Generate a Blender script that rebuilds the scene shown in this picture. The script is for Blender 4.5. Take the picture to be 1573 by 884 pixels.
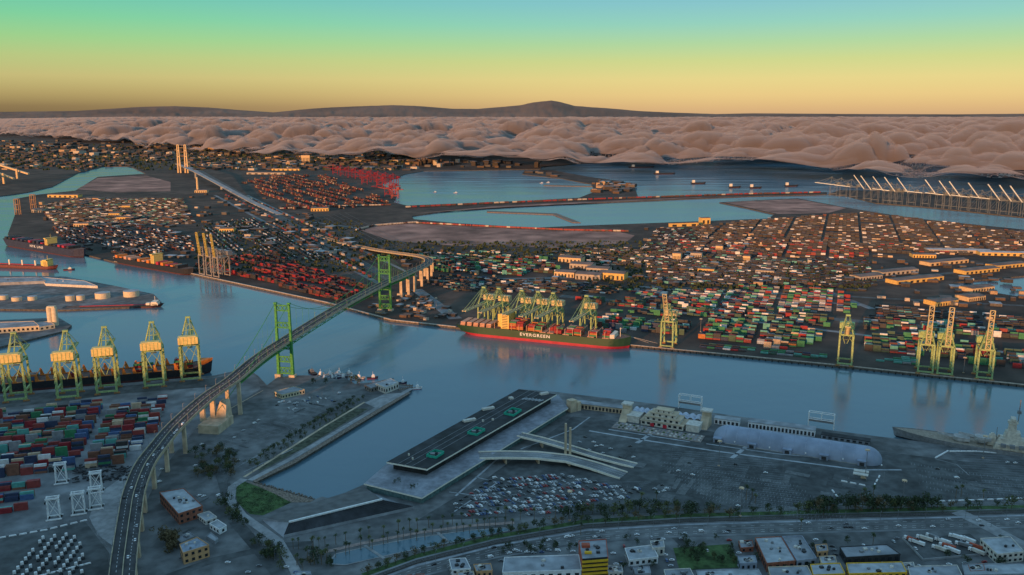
import bpy, bmesh, math, random
import numpy as np
from mathutils import Vector, Matrix
random.seed(7); rng = np.random.default_rng(5)
R = math.radians
for o in list(bpy.data.objects): bpy.data.objects.remove(o)
SC = bpy.context.scene; COL = SC.collection

# ------------------------------------------------------------------ camera
F, CH, HY = 1311.0, 385.0, 178.0            # focal length and horizon row in photo pixels, camera height in metres
PITCH = math.atan((442 - HY) / F)
cd = bpy.data.cameras.new('camera'); cam = bpy.data.objects.new('camera', cd); COL.objects.link(cam)
cd.sensor_width = 36; cd.lens = F / 1573 * 36; cd.clip_start = 1; cd.clip_end = 200000
cam.location = (0, 0, CH); cam.rotation_euler = (math.pi / 2 - PITCH, 0, 0)
SC.camera = cam
SC.view_settings.view_transform = 'Standard'; SC.view_settings.look = 'None'
SC.view_settings.exposure = 0.0; SC.view_settings.gamma = 1; SC.view_settings.use_curve_mapping = False

# ------------------------------------------------------------------ sky and sun
SUN_EL, SUN_AZ = R(7.0), R(28.0)            # low sun behind the camera, a little to its left
def lin(c): return tuple((v / 255 / 12.92 if v / 255 <= .04045 else ((v / 255 + .055) / 1.055) ** 2.4) for v in c)
W = bpy.data.worlds.new('World'); SC.world = W; W.use_nodes = True
nt = W.node_tree; N = nt.nodes; L = nt.links; N.clear()
out = N.new('ShaderNodeOutputWorld'); add = N.new('ShaderNodeAddShader')
b1 = N.new('ShaderNodeBackground'); b2 = N.new('ShaderNodeBackground')
sky = N.new('ShaderNodeTexSky'); sky.sky_type = 'NISHITA'; sky.sun_disc = False
sky.sun_elevation = SUN_EL; sky.sun_rotation = math.pi + SUN_AZ
b1.inputs['Strength'].default_value = 0.05
L.new(sky.outputs[0], b1.inputs['Color'])
tc = N.new('ShaderNodeTexCoord'); sp = N.new('ShaderNodeSeparateXYZ'); L.new(tc.outputs['Generated'], sp.inputs[0])
mx = N.new('ShaderNodeMath'); mx.operation = 'MAXIMUM'; mx.inputs[1].default_value = 0; L.new(sp.outputs['Z'], mx.inputs[0])
sq = N.new('ShaderNodeMath'); sq.operation = 'SQRT'; L.new(mx.outputs[0], sq.inputs[0])
def ramp(stops):
    r = N.new('ShaderNodeValToRGB'); r.color_ramp.interpolation = 'EASE' if False else 'LINEAR'
    e = r.color_ramp.elements
    while len(e) > 1: e.remove(e[-1])
    for i, (p, c) in enumerate(stops):
        k = e[0] if i == 0 else e.new(p)
        k.position = p; k.color = lin(c) + (1,)
    L.new(sq.outputs[0], r.inputs[0]); return r
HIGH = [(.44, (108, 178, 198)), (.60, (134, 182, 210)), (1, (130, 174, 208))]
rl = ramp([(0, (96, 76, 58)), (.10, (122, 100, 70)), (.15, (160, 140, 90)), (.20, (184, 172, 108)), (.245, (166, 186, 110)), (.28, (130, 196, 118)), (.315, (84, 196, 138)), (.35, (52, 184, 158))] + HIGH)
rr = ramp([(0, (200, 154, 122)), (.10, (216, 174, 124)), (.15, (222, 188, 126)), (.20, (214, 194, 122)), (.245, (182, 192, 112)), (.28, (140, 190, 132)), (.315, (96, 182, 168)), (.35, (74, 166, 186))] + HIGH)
az = N.new('ShaderNodeMapRange'); az.inputs['From Min'].default_value = -.55; az.inputs['From Max'].default_value = .25
az.interpolation_type = 'SMOOTHSTEP'; L.new(sp.outputs['X'], az.inputs['Value'])
mixr = N.new('ShaderNodeMix'); mixr.data_type = 'RGBA'
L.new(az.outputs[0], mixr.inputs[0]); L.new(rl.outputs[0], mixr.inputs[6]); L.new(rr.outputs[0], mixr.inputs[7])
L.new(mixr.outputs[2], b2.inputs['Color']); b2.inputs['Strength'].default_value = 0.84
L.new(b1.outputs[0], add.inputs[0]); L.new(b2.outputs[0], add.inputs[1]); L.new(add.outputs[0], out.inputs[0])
sd = bpy.data.lights.new('sun', 'SUN'); sd.energy = 5.0; sd.angle = R(0.5); sd.color = (1.0, .44, .15)
so = bpy.data.objects.new('sun', sd); COL.objects.link(so)
SDIR = Vector((math.sin(SUN_AZ) * math.cos(SUN_EL), math.cos(SUN_AZ) * math.cos(SUN_EL), -math.sin(SUN_EL)))
so.rotation_euler = SDIR.to_track_quat('-Z', 'Y').to_euler(); so.location = (-300, -900, 900)

# ------------------------------------------------------------------ helpers
LZ = 3.5                                     # height of the quays above the water
cp, spn = math.cos(PITCH), math.sin(PITCH)
def P(px, py, z=LZ):                         # where the ray through a photo pixel meets the level z
    u = (px - 786.5) / F; v = (442 - py) / F
    t = (z - CH) / (-spn + v * cp)
    return Vector((u * t, (cp + v * spn) * t, z))
def P2(px, py, z=LZ): p = P(px, py, z); return (p.x, p.y)
def ZT(base, py, z0=LZ):                     # height of a point above ground point 'base' that shows at row py
    b = P(*base, z0); k = (442 - py) / F
    # (y*s + (z-CH)*c) = k*(y*c - (z-CH)*s)
    return CH + b.y * (k * cp - spn) / (cp + k * spn)
class MB:
    def __init__(s): s.v = []; s.f = []; s.m = []
    def add(s, vs, fs, m=0):
        n = len(s.v); s.v += [tuple(v) for v in vs]
        for f in fs: s.f.append(tuple(i + n for i in f)); s.m.append(m)
        return s
    def box(s, c, d, rz=0, m=0, top=1.0, topm=None):
        cx, cy, cz = c; a, b, h = d[0] / 2, d[1] / 2, d[2] / 2
        ca, sa = math.cos(rz), math.sin(rz); vs = []
        for z, k in ((-h, 1), (h, top)):
            for x, y in ((-a, -b), (a, -b), (a, b), (-a, b)):
                x *= k; y *= k; vs.append((cx + x * ca - y * sa, cy + x * sa + y * ca, cz + z))
        s.add(vs, [(3, 2, 1, 0), (0, 1, 5, 4), (1, 2, 6, 5), (2, 3, 7, 6), (3, 0, 4, 7)], m)
        return s.add(vs[4:], [(0, 1, 2, 3)], m if topm is None else topm)
    def beam(s, p, q, w, h=None, m=0, w2=None):
        p, q = Vector(p), Vector(q); h = h or w; d = (q - p).normalized()
        u = d.cross(Vector((0, 0, 1)))
        u = Vector((1, 0, 0)) if u.length < 1e-3 else u.normalized()
        n = u.cross(d); k = (w2 / w) if w2 else 1; vs = []
        for e, g in ((p, 1), (q, k)):
            for a, b in ((-1, -1), (1, -1), (1, 1), (-1, 1)): vs.append(e + u * (a * w / 2 * g) + n * (b * h / 2 * g))
        return s.add(vs, [(0, 1, 2, 3), (7, 6, 5, 4), (4, 5, 1, 0), (5, 6, 2, 1), (6, 7, 3, 2), (7, 4, 0, 3)], m)
    def prism(s, pts, z0, z1, m=0, topm=None):
        n = len(pts)
        A = sum(pts[i][0] * pts[(i + 1) % n][1] - pts[(i + 1) % n][0] * pts[i][1] for i in range(n))
        if A < 0: pts = pts[::-1]
        vs = [(p[0], p[1], z0) for p in pts] + [(p[0], p[1], z1) for p in pts]
        s.add(vs, [(i, (i + 1) % n, n + (i + 1) % n, n + i) for i in range(n)], m)
        return s.add(vs[n:], [tuple(range(n))], m if topm is None else topm)
    def sheet(s, pts, m=0):
        n = len(pts)
        A = sum(pts[i][0] * pts[(i + 1) % n][1] - pts[(i + 1) % n][0] * pts[i][1] for i in range(n))
        return s.add(pts if A > 0 else pts[::-1], [tuple(range(n))], m)
    def strip(s, a, b, m=0):                 # quads between two polylines
        n = len(a); return s.add(list(a) + list(b), [(i, i + 1, n + i + 1, n + i) for i in range(n - 1)], m)
    def cyl(s, c, r, h, n=12, m=0, r2=None, topm=None):
        r2 = r if r2 is None else r2; vs = []
        for z, q in ((0, r), (h, r2)):
            for i in range(n): a = 2 * math.pi * i / n; vs.append((c[0] + q * math.cos(a), c[1] + q * math.sin(a), c[2] + z))
        s.add(vs, [(i, (i + 1) % n, n + (i + 1) % n, n + i) for i in range(n)], m)
        return s.add(vs[n:], [tuple(range(n))], m if topm is None else topm)
    def mesh(s, name, mats):
        me = bpy.data.meshes.new(name); me.from_pydata(s.v, [], s.f)
        for x in (mats if isinstance(mats, (list, tuple)) else [mats]): me.materials.append(x)
        if any(s.m): me.polygons.foreach_set('material_index', s.m)
        me.update(); return me
    def build(s, name, mats, parent=None, loc=(0, 0, 0), rz=0, smooth=False):
        me = s.mesh(name, mats)
        if smooth: me.polygons.foreach_set('use_smooth', [True] * len(me.polygons))
        return obj(name, me, parent, loc, rz)
def obj(name, me, parent=None, loc=(0, 0, 0), rz=0):
    o = bpy.data.objects.new(name, me); COL.objects.link(o); o.location = loc; o.rotation_euler = (0, 0, rz)
    if parent: o.parent = parent
    return o
def tag(o, label=None, cat=None, group=None, kind=None):
    for k, v in (('label', label), ('category', cat), ('group', group), ('kind', kind)):
        if v: o[k] = v
    return o
def thing(name, label, cat, loc=(0, 0, 0), rz=0, group=None): return tag(obj(name, None, None, loc, rz), label, cat, group)
def copy_tree(o, parent=None, loc=None, rz=None, label=None, group=None):
    c = o.copy(); COL.objects.link(c)
    if parent: c.parent = parent
    if loc is not None: c.location = loc
    if rz is not None: c.rotation_euler = (0, 0, rz)
    if label: c['label'] = label
    if group: c['group'] = group
    for ch in KIDS.get(o.name, None) or [k for k in o.children]: copy_tree(ch, c)
    return c
KIDS = {}
def remember(o):                             # cache the children so copying does not scan the scene
    KIDS[o.name] = list(o.children)
    for k in KIDS[o.name]: remember(k)
    return o
def inside(p, poly):
    c = False; n = len(poly)
    for i in range(n):
        a, b = poly[i], poly[i - 1]
        if (a[1] > p[1]) != (b[1] > p[1]) and p[0] < (b[0] - a[0]) * (p[1] - a[1]) / (b[1] - a[1]) + a[0]: c = not c
    return c
def S(name, mb, mats): return tag(mb.build(name, mats), kind='structure')

# ------------------------------------------------------------------ materials
MATS = {}
def mat(name, col, rough=.8, metal=0, var=.25, scale=.3, bump=0.0, bscale=1.0, spec=.3, col2=None, big=None, wave=None):
    if name in MATS: return MATS[name]
    m = bpy.data.materials.new(name); m.use_nodes = True; t = m.node_tree; n = t.nodes; l = t.links
    b = n['Principled BSDF']; b.inputs['Roughness'].default_value = rough; b.inputs['Metallic'].default_value = metal
    b.inputs['Specular IOR Level'].default_value = spec
    g = n.new('ShaderNodeNewGeometry')
    def noise(s, det=4):
        x = n.new('ShaderNodeTexNoise'); x.inputs['Scale'].default_value = s; x.inputs['Detail'].default_value = det
        l.new(g.outputs['Position'], x.inputs['Vector']); return x
    a = noise(scale); r = n.new('ShaderNodeValToRGB'); l.new(a.outputs['Fac'], r.inputs[0])
    c2 = col2 or tuple(min(1, v * (1 + var)) for v in col)
    c1 = tuple(v * (1 - var) for v in col)
    r.color_ramp.elements[0].position = .34; r.color_ramp.elements[1].position = .66
    r.color_ramp.elements[0].color = c1 + (1,); r.color_ramp.elements[1].color = c2 + (1,)
    o = r.outputs[0]
    if big:                                   # large stained patches: (scale, amount)
        k = noise(big[0], 6); mr = n.new('ShaderNodeMapRange'); l.new(k.outputs['Fac'], mr.inputs['Value'])
        mr.inputs['From Min'].default_value = .35; mr.inputs['From Max'].default_value = .65
        mr.inputs['To Min'].default_value = 1 - big[1]; mr.inputs['To Max'].default_value = 1 + big[1]
        q = n.new('ShaderNodeVectorMath'); q.operation = 'SCALE'; l.new(o, q.inputs[0]); l.new(mr.outputs[0], q.inputs['Scale']); o = q.outputs[0]
    l.new(o, b.inputs['Base Color'])
    if wave:
        w = n.new('ShaderNodeTexWave'); w.inputs['Scale'].default_value = wave; tcn = n.new('ShaderNodeTexCoord'); l.new(tcn.outputs['Object'], w.inputs['Vector'])
        bn = n.new('ShaderNodeBump'); bn.inputs['Strength'].default_value = .5; bn.inputs['Distance'].default_value = .06
        l.new(w.outputs['Fac'], bn.inputs['Height']); l.new(bn.outputs[0], b.inputs['Normal'])
    elif bump:
        h = noise(bscale, 5); bn = n.new('ShaderNodeBump'); bn.inputs['Strength'].default_value = bump; bn.inputs['Distance'].default_value = .5
        l.new(h.outputs['Fac'], bn.inputs['Height']); l.new(bn.outputs[0], b.inputs['Normal'])
    MATS[name] = m; return m
ASPH = mat('asphalt', (.135, .142, .146), .85, var=.3, scale=.08, big=(.012, .35))
ASPHD = mat('dark_asphalt', (.082, .089, .092), .85, var=.3, scale=.1, big=(.02, .3))
CONC = mat('concrete', (.28, .29, .30), .85, var=.2, scale=.15, big=(.02, .2))
YARD = mat('yard_paving', (.17, .18, .19), .85, var=.3, scale=.05, big=(.015, .3))
EARTH = mat('bare_earth', (.27, .155, .125), .95, var=.4, scale=.012, big=(.004, .35))
ISLE = mat('island_paving', (.055, .040, .032), .9, var=.4, scale=.02, big=(.004, .45))
CITYG = mat('city_ground', (.055, .040, .030), .95, var=.5, scale=.01, big=(.002, .4))
QUAY = mat('quay_wall', (.10, .09, .08), .9, var=.4, scale=.3)
QEDGE = mat('quay_kerb', (.42, .36, .30), .85, var=.25, scale=.3)
WHITE = mat('white_paint', (.74, .75, .76), .6, var=.12, scale=.4)
OFFW = mat('off_white', (.58, .55, .50), .7, var=.18, scale=.3)
CREAM = mat('cream_concrete', (.52, .42, .30), .8, var=.18, scale=.15, big=(.05, .15))
DARK = mat('dark_steel', (.035, .037, .042), .6, var=.3)
GREYS = mat('grey_steel', (.22, .23, .25), .5, metal=.3, var=.2)
BLACKROOF = mat('black_roof', (.028, .031, .036), .75, var=.4, scale=.1, big=(.03, .3))
GREYROOF = mat('grey_roof', (.27, .29, .32), .8, var=.2, scale=.1, big=(.04, .25))
PALEROOF = mat('pale_roof', (.34, .37, .40), .8, var=.18, scale=.15, big=(.05, .2))
GLASS = mat('dark_glass', (.02, .025, .03), .12, var=.1, spec=.6)
RUBBER = mat('rubber', (.02, .02, .02), .9, var=.1)
GRASS = mat('grass', (.055, .10, .035), .95, var=.5, scale=.15, bump=.6, bscale=.8)
SAND = mat('riprap', (.20, .16, .13), .95, var=.5, scale=.5, bump=1, bscale=.5)
# ------------------------------------------------------------------ water
m = bpy.data.materials.new('harbour_water'); m.use_nodes = True; t = m.node_tree; n = t.nodes; l = t.links
b = n['Principled BSDF']; b.inputs['Base Color'].default_value = (.075, .155, .215, 1); b.inputs['Roughness'].default_value = .16
b.inputs['IOR'].default_value = 1.45; b.inputs['Specular IOR Level'].default_value = .6; b.inputs['Metallic'].default_value = .10
g = n.new('ShaderNodeNewGeometry'); prev = None
for s, d, st in ((.035, .6, .5), (.16, .22, .6), (.7, .06, .5)):
    x = n.new('ShaderNodeTexNoise'); x.inputs['Scale'].default_value = s; x.inputs['Detail'].default_value = 3
    l.new(g.outputs['Position'], x.inputs['Vector'])
    q = n.new('ShaderNodeBump'); q.inputs['Strength'].default_value = st; q.inputs['Distance'].default_value = d
    l.new(x.outputs['Fac'], q.inputs['Height'])
    if prev: l.new(prev.outputs[0], q.inputs['Normal'])
    prev = q
l.new(prev.outputs[0], b.inputs['Normal']); b.inputs['Specular Tint'].default_value = (.62, .72, .80, 1)
mp = n.new('ShaderNodeMapping'); mp.inputs['Rotation'].default_value = (0, 0, .4); mp.inputs['Scale'].default_value = (.0022, .011, 1); l.new(g.outputs['Position'], mp.inputs[0])
cn = n.new('ShaderNodeTexNoise'); cn.inputs['Scale'].default_value = 1; cn.inputs['Detail'].default_value = 5; l.new(mp.outputs[0], cn.inputs['Vector'])      # calmer and rougher streaks of current
rr_ = n.new('ShaderNodeMapRange'); rr_.inputs['From Min'].default_value = .35; rr_.inputs['From Max'].default_value = .65; rr_.inputs['To Min'].default_value = .08; rr_.inputs['To Max'].default_value = .26; l.new(cn.outputs['Fac'], rr_.inputs['Value']); l.new(rr_.outputs[0], b.inputs['Roughness'])
# wind-roughened water: body colour below, reflection capped as wave slopes hide one another at low angles
wd = n.new('ShaderNodeBsdfDiffuse'); wd.inputs[0].default_value = (.092, .168, .216, 1); wg = n.new('ShaderNodeBsdfGlossy'); wg.inputs[0].default_value = (.86, .90, .94, 1); l.new(rr_.outputs[0], wg.inputs['Roughness'])
wf = n.new('ShaderNodeFresnel'); wf.inputs['IOR'].default_value = 1.45; wm = n.new('ShaderNodeMath'); wm.operation = 'MINIMUM'; wm.inputs[1].default_value = .36; l.new(wf.outputs[0], wm.inputs[0])
for q in (wg, wf): l.new(prev.outputs[0], q.inputs['Normal'])
wx_ = n.new('ShaderNodeMixShader'); l.new(wm.outputs[0], wx_.inputs[0]); l.new(wd.outputs[0], wx_.inputs[1]); l.new(wg.outputs[0], wx_.inputs[2]); l.new(wx_.outputs[0], n['Material Output'].inputs[0])
WATER = m
mb = MB(); mb.sheet([(-90000, -3000, 0), (90000, -3000, 0), (90000, 110000, 0), (-90000, 110000, 0)])
S('water', mb, WATER)

# ------------------------------------------------------------------ land: every quay is a slab whose wall drops into the water
def land(name, px, mats, extra=(), z=LZ, z0=-4):
    pts = [(P2(q[0], q[1], z) if len(q) == 2 else (q[0], q[1])) for q in px]
    o = MB().prism(pts, z0, z, 1, 0); S(name, o, mats); return pts
NEAR = [(-300, 636), (0, 605), (330, 577), (378, 566), (396, 577), (410, 592), (426, 580), (455, 577), (478, 577), (520, 583), (530, 580), (545, 590), (565, 588), (600, 587), (634, 594), (628, 603), (575, 636), (450, 712), (388, 741), (420, 752), (482, 768), (495, 763), (508, 767), (560, 744), (594, 713), (797, 598), (850, 602), (1000, 620), (1282, 662), (1351, 671), (1573, 697), (1900, 737), (1700, -500, 0), (-2200, -500, 0)]
nearpts = land('harbour_ground', NEAR, [ASPH, QUAY])
TI = [(118, 388), (175, 402), (290, 420), (500, 465), (600, 492), (700, 503), (960, 530), (1300, 563), (1573, 592), (1900, 630), (1900, 470), (1573, 457), (1510, 447), (1462, 434), (1573, 424), (1900, 410), (1900, 380), (1573, 353), (1400, 335), (1330, 324), (1300, 319), (1225, 305), (1105, 311), (1190, 329), (1180, 336), (1000, 343), (890, 347), (820, 350), (700, 343), (636, 337), (632, 332), (700, 322), (830, 314), (930, 311), (1150, 302), (1270, 299), (1270, 295.5), (1150, 297.5), (980, 303), (976, 290), (958, 279), (905, 272), (850, 262), (806, 262), (802, 268), (860, 274), (908, 283), (915, 294), (890, 304), (800, 309), (700, 313), (625, 316), (604, 311), (610, 300), (585, 283), (622, 268), (650, 263), (830, 260), (832, 255), (1000, 246), (4000, 16000, 0), (3000, 60000, 0), (-50000, 60000, 0), (-12000, 9000, 0), (-400, 318), (-20, 304), (40, 296), (80, 287), (120, 266), (160, 256), (200, 256), (224, 267), (150, 272), (116, 293), (60, 299), (22, 306), (26, 322), (12, 360), (22, 374)]
tipts = land('island_ground', TI, [ISLE, QUAY])
land('outer_pier_ground', [(1272, 298.5), (1300, 301), (1345, 312), (1420, 318), (1573, 334), (1900, 362), (2100, 320), (1573, 303), (1400, 295), (1290, 292)], [ISLE, QUAY])
land('tanker_pier_ground', [(-300, 430), (0, 424), (100, 425), (180, 440), (236, 452), (248, 464), (240, 470), (100, 476), (0, 475), (-300, 484)], [ASPH, QUAY])
land('shed_pier_ground', [(-300, 500), (0, 492), (90, 488), (110, 500), (100, 508), (0, 533), (-300, 590)], [ASPH, QUAY])
land('breakwater', [(748, 324), (855, 328), (892, 342), (880, 342), (850, 330), (748, 326)], [SAND, SAND], z=2.5)
land('rock_jetty', [(835, 284), (915, 285.5), (915, 287), (835, 285.4)], [SAND, SAND], z=2.5)
# pale kerb along the lit quays
def kerb(px, w=2.2, h=.9, name='quay_kerb'):
    mb = MB()
    for a, c in zip(px[:-1], px[1:]):
        a, c = P(*a), P(*c); d = (c - a).normalized(); nn = Vector((-d.y, d.x, 0)) * (w / 2)
        if nn.y < 0: nn = -nn
        mb.beam(a + nn + Vector((0, 0, h / 2)), c + nn + Vector((0, 0, h / 2)), w, h)
    S(name, mb, QEDGE)
kerb([(290, 420), (500, 465), (600, 492), (700, 503)], 4, 1.2)
kerb([(960, 530), (1300, 563), (1573, 592), (1800, 619)], 2.5, 1.1)
kerb([(175, 402), (290, 420)], 3)
# fenders: dark tyres along the far quay, one piece each
fm = MB().box((0, 0, 0), (1.6, .8, 3)).mesh('fender', RUBBER)
ff = thing('fender_row', 'dark rubber fenders along the island container quay', 'fenders', P(960, 530, 0))
for i in range(60):
    p = P(960, 530).lerp(P(1573, 592), i / 59); o = obj('fender', fm, ff, Vector((p.x + .3, p.y - .6, 1.6)) - ff.location, math.atan2(P(1573, 592).y - P(960, 530).y, P(1573, 592).x - P(960, 530).x))

# ------------------------------------------------------------------ painted and paved sheets
def flat(name, px, mt, dz=.05): S(name, MB().sheet([P(x, y, LZ + dz) for x, y in px]), mt)
def line_px(mb, pts, w, z): 
    pts = [P(x, y, z) for x, y in pts]; A = []; B = []
    for i, p in enumerate(pts):
        d = (pts[min(i + 1, len(pts) - 1)] - pts[max(i - 1, 0)]).normalized(); q = Vector((-d.y, d.x, 0)) * (w / 2)
        A.append(p + q); B.append(p - q)
    mb.strip(B, A)
def path(name, pts, w, mt, dz=.1): mb = MB(); line_px(mb, pts, w, LZ + dz); S(name, mb, mt)
flat('container_yard_paving', [(-300, 640), (0, 608), (330, 580), (376, 569), (396, 580), (400, 598), (300, 660), (250, 720), (215, 790), (-20, 840), (-300, 880)], YARD, .05)
flat('quay_apron', [(-300, 640), (0, 609), (330, 581), (372, 571), (330, 594), (180, 606), (0, 628), (-300, 665)], ASPHD, .1)
flat('pale_yard_apron', [(196, 727), (205, 738), (186, 800), (172, 838), (150, 822), (137, 795), (150, 760)], CONC, .12)
flat('truck_lot_paving', [(-60, 838), (130, 800), (168, 850), (178, 950), (-120, 990)], ASPHD, .1)
flat('grass_patch', [(360, 744), (376, 740), (420, 757), (448, 772), (404, 792), (384, 790), (364, 772)], GRASS, .1)
flat('inlet_bank', [(377, 739), (388, 741.5), (482, 768.5), (476, 772), (447, 772), (418, 757)], SAND, .15)
flat('terminal_lot', [(640, 800), (748, 735), (880, 640), (1100, 664), (1573, 720), (1900, 760), (1900, 800), (1573, 768), (1200, 780), (900, 792)], ASPHD, .05)
# promenade beside the inlet, with its grass strips and bank
path('promenade', [(632, 597), (577, 628), (450, 703), (384, 738)], 7, CONC, .16)
path('inner_walk', [(560, 618), (500, 654), (440, 692), (375, 733)], 3.2, CREAM, .16)
path('bank_strip', [(628, 603), (576, 634.5), (450, 710.5), (389, 740)], 7, SAND, .12)
flat('promenade_lawn', [(537, 627), (566, 628), (470, 687), (400, 724), (396, 722)], mat('worn_lawn', (.07, .08, .055), .95, var=.5, scale=.2), .08)
flat('pier_plaza', [(560, 619), (590, 606), (622, 603), (580, 628)], CONC, .2)
path('curved_road', [(375, 736), (357, 748), (354, 768), (372, 792), (405, 815), (428, 832), (450, 870), (470, 910)], 9, CONC, .18)
path('street', [(330, 700), (345, 745), (360, 800), (395, 840), (430, 884), (450, 930)], 12, ASPHD, .14)
path('cross_street', [(220, 900), (330, 860), (430, 838), (480, 835)], 10, ASPHD, .13)
# boulevard along the foot of the picture
bl = [(560, 905), (640, 876), (760, 846), (900, 822), (1050, 813), (1300, 806), (1573, 799), (1900, 790)]
def shift(pts, dy): return [(x, y + dy) for x, y in pts]
path('boulevard', shift(bl, 2), 22, ASPH, .16)
path('boulevard_kerb', shift(bl, -7), 3.0, GREYROOF, .25)
path('boulevard_median', shift(bl, 1), 1.5, YARD, .22)
path('lower_pavement', shift(bl, 11), 3.0, YARD, .2)
lm = MB()
for off_ in (-3.2, 3.2, 6.2):                   # dashed lane paint on the boulevard
    q_ = [P(x, y + off_ + 1, LZ + .27) for x, y in bl]
    for a_, c_ in zip(q_[:-1], q_[1:]):
        n_ = int((c_ - a_).length / 9)
        for k_ in range(n_):
            u_, v_ = a_.lerp(c_, k_ / n_), a_.lerp(c_, (k_ + .42) / n_); d_ = (v_ - u_).normalized(); w_ = Vector((-d_.y, d_.x, 0)) * .13; lm.strip([u_ - w_, v_ - w_], [u_ + w_, v_ + w_])
S('lane_paint', lm, WHITE)
path('railway_bed', shift(bl, -13), 7, mat('ballast', (.06, .055, .05), .95, var=.5, scale=1), .16)
for k in (-14.0, -12.2): path('rail_track', shift(bl, k), .35, GREYS, .3)
path('planting_strip', shift(bl, -19), 12, GRASS, .12)
path('waterfront_walk', shift(bl, -17), 2.6, YARD, .2)
for xs in ((1035, 1000), (1260, 1225), (1420, 1395)):
    path('side_street', [(xs[0] + 80, 900), (xs[0], 822)], 9, ASPHD, .13)
path('gateway_road', [(1470, 786), (1500, 800), (1560, 832), (1620, 860)], 16, CONC, .24)
# long ornamental pools
for nm, px in (('pool_water', [(504, 866), (516, 851), (560, 841), (640, 826), (720, 815), (776, 811), (784, 815), (700, 832), (610, 850), (530, 868)]),):
    o = S('pool_water', MB().sheet([P(x, y, LZ + .28) for x, y in px]), WATER)
    mb = MB(); line_px(mb, px + px[:1], 1.6, LZ + .34); S('pool_rim', mb, CONC)
path('pool_walk', [(500, 848), (560, 834), (640, 819), (720, 808), (790, 803)], 5, mat('pink_paving', (.30, .23, .21), .85), .22)
path('pool_bridge', [(590, 858), (560, 838)], 3, CONC, .5); path('pool_bridge', [(690, 834), (672, 818)], 3, CONC, .5)
# walks and markings on the big lot
for pts, w in (([(905, 662), (1000, 678), (1105, 694), (1320, 722), (1385, 722)], 3.2), ([(935, 660), (1060, 679)], 2.4), ([(1085, 682), (1190, 697), (1345, 711)], 2.2), ([(978, 681), (1006, 663)], 5), ([(1124, 704), (1147, 686)], 5), ([(770, 700), (700, 762)], 2.5), ([(730, 733), (765, 741), (698, 786)], 1.6), ([(690, 756), (735, 762)], 1.4), ([(906, 641), (880, 660), (800, 690)], 2)):
    path('painted_walk', pts, w, PALEROOF, .15)
for pts in ([(1436, 703), (1453, 695), (1500, 694), (1573, 700), (1650, 708)], [(1436, 705), (1470, 714), (1500, 740)], [(1220, 779), (1290, 775), (1450, 769), (1600, 764)]):
    path('lane_line', pts, 1.0, CONC, .17)
lot = MB()
for r in range(26):                           # faint stall lines across the open lot
    y = 690 + r * 3.6
    line_px(lot, [(1010 + r * 6, y), (1180 + r * 3, y + 14)], .35, LZ + .14); line_px(lot, [(1460 + r * 2, y - 4), (1650, y + 6)], .35, LZ + .14)
    line_px(lot, [(690 + r * 4, 790 - r * 2.2), (900 + r * 4, 796 - r * 2.2)], .3, LZ + .14)
    line_px(lot, [(300 + r * 8, 690 - r * 3.2), (340 + r * 8, 700 - r * 3.2)], .3, LZ + .14)
S('stall_lines', lot, GREYROOF)
path('lot_line', [(450, 690), (375, 733 - 8)], 1, PALEROOF, .16); path('lot_line', [(365, 717), (425, 685)], .8, PALEROOF, .16); path('lot_line', [(440, 676), (372, 712)], .7, PALEROOF, .16)
path('harbour_wall', [(302, 658), (350, 630), (404, 600)], 1.2, CREAM, .9)
# island roads, rail yard and bare fill
flat('fill_ground', [(548, 352), (600, 342), (720, 348), (850, 352), (930, 352), (975, 362), (960, 374), (860, 380), (700, 378), (600, 370)], EARTH, .2)
flat('outer_fill', [(1112, 311), (1225, 306), (1300, 320), (1270, 328), (1195, 329)], EARTH, .2)
flat('salvage_ground', [(118, 291), (150, 274), (225, 270), (262, 280), (262, 294), (180, 296)], EARTH, .2)
flat('mole_ground', [(640, 328), (760, 317), (930, 309), (1150, 300), (930, 311), (760, 319.6)], EARTH, .2)
flat('city_ground', [(0, 255), (160, 250), (230, 262), (290, 250), (460, 240), (640, 258), (830, 257), (990, 243), (600, 225), (0, 215)], CITYG, .3)
for a, c, w, mt in (((300, 258), (600, 430), 26, ASPHD), ((330, 300), (590, 440), 14, YARD), ((380, 300), (640, 425), 10, YARD), ((420, 330), (560, 420), 10, ASPHD), ((280, 250), (380, 310), 26, CONC), ((560, 420), (420, 345), 5, CONC), ((470, 340), (560, 352), 14, YARD), ((860, 455), (1573, 515), 26, ASPHD), ((960, 470), (1573, 545), 14, YARD), ((980, 440), (1330, 470), 12, YARD), ((1000, 440), (1573, 470), 14, ASPHD), ((1250, 440), (1340, 475), 16, YARD), ((1260, 440), (1573, 408), 18, ASPHD), ((660, 430), (1000, 425), 14, YARD), ((640, 445), (700, 490), 26, YARD), ((600, 390), (980, 385), 12, ASPHD)):
    path('island_road', [a, ((a[0] + c[0]) / 2, (a[1] + c[1]) / 2), c], w, mt, .12 + .02 * random.random())
tr = MB()
for k in range(16): line_px(tr, [(395 + k * 9, 345 - k * 1.2), (545 + k * 7.5, 425 - k * 2.2)], 1.6, LZ + .35)
S('rail_yard_tracks', tr, mat('rail_brown', (.17, .13, .12), .7))
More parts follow.
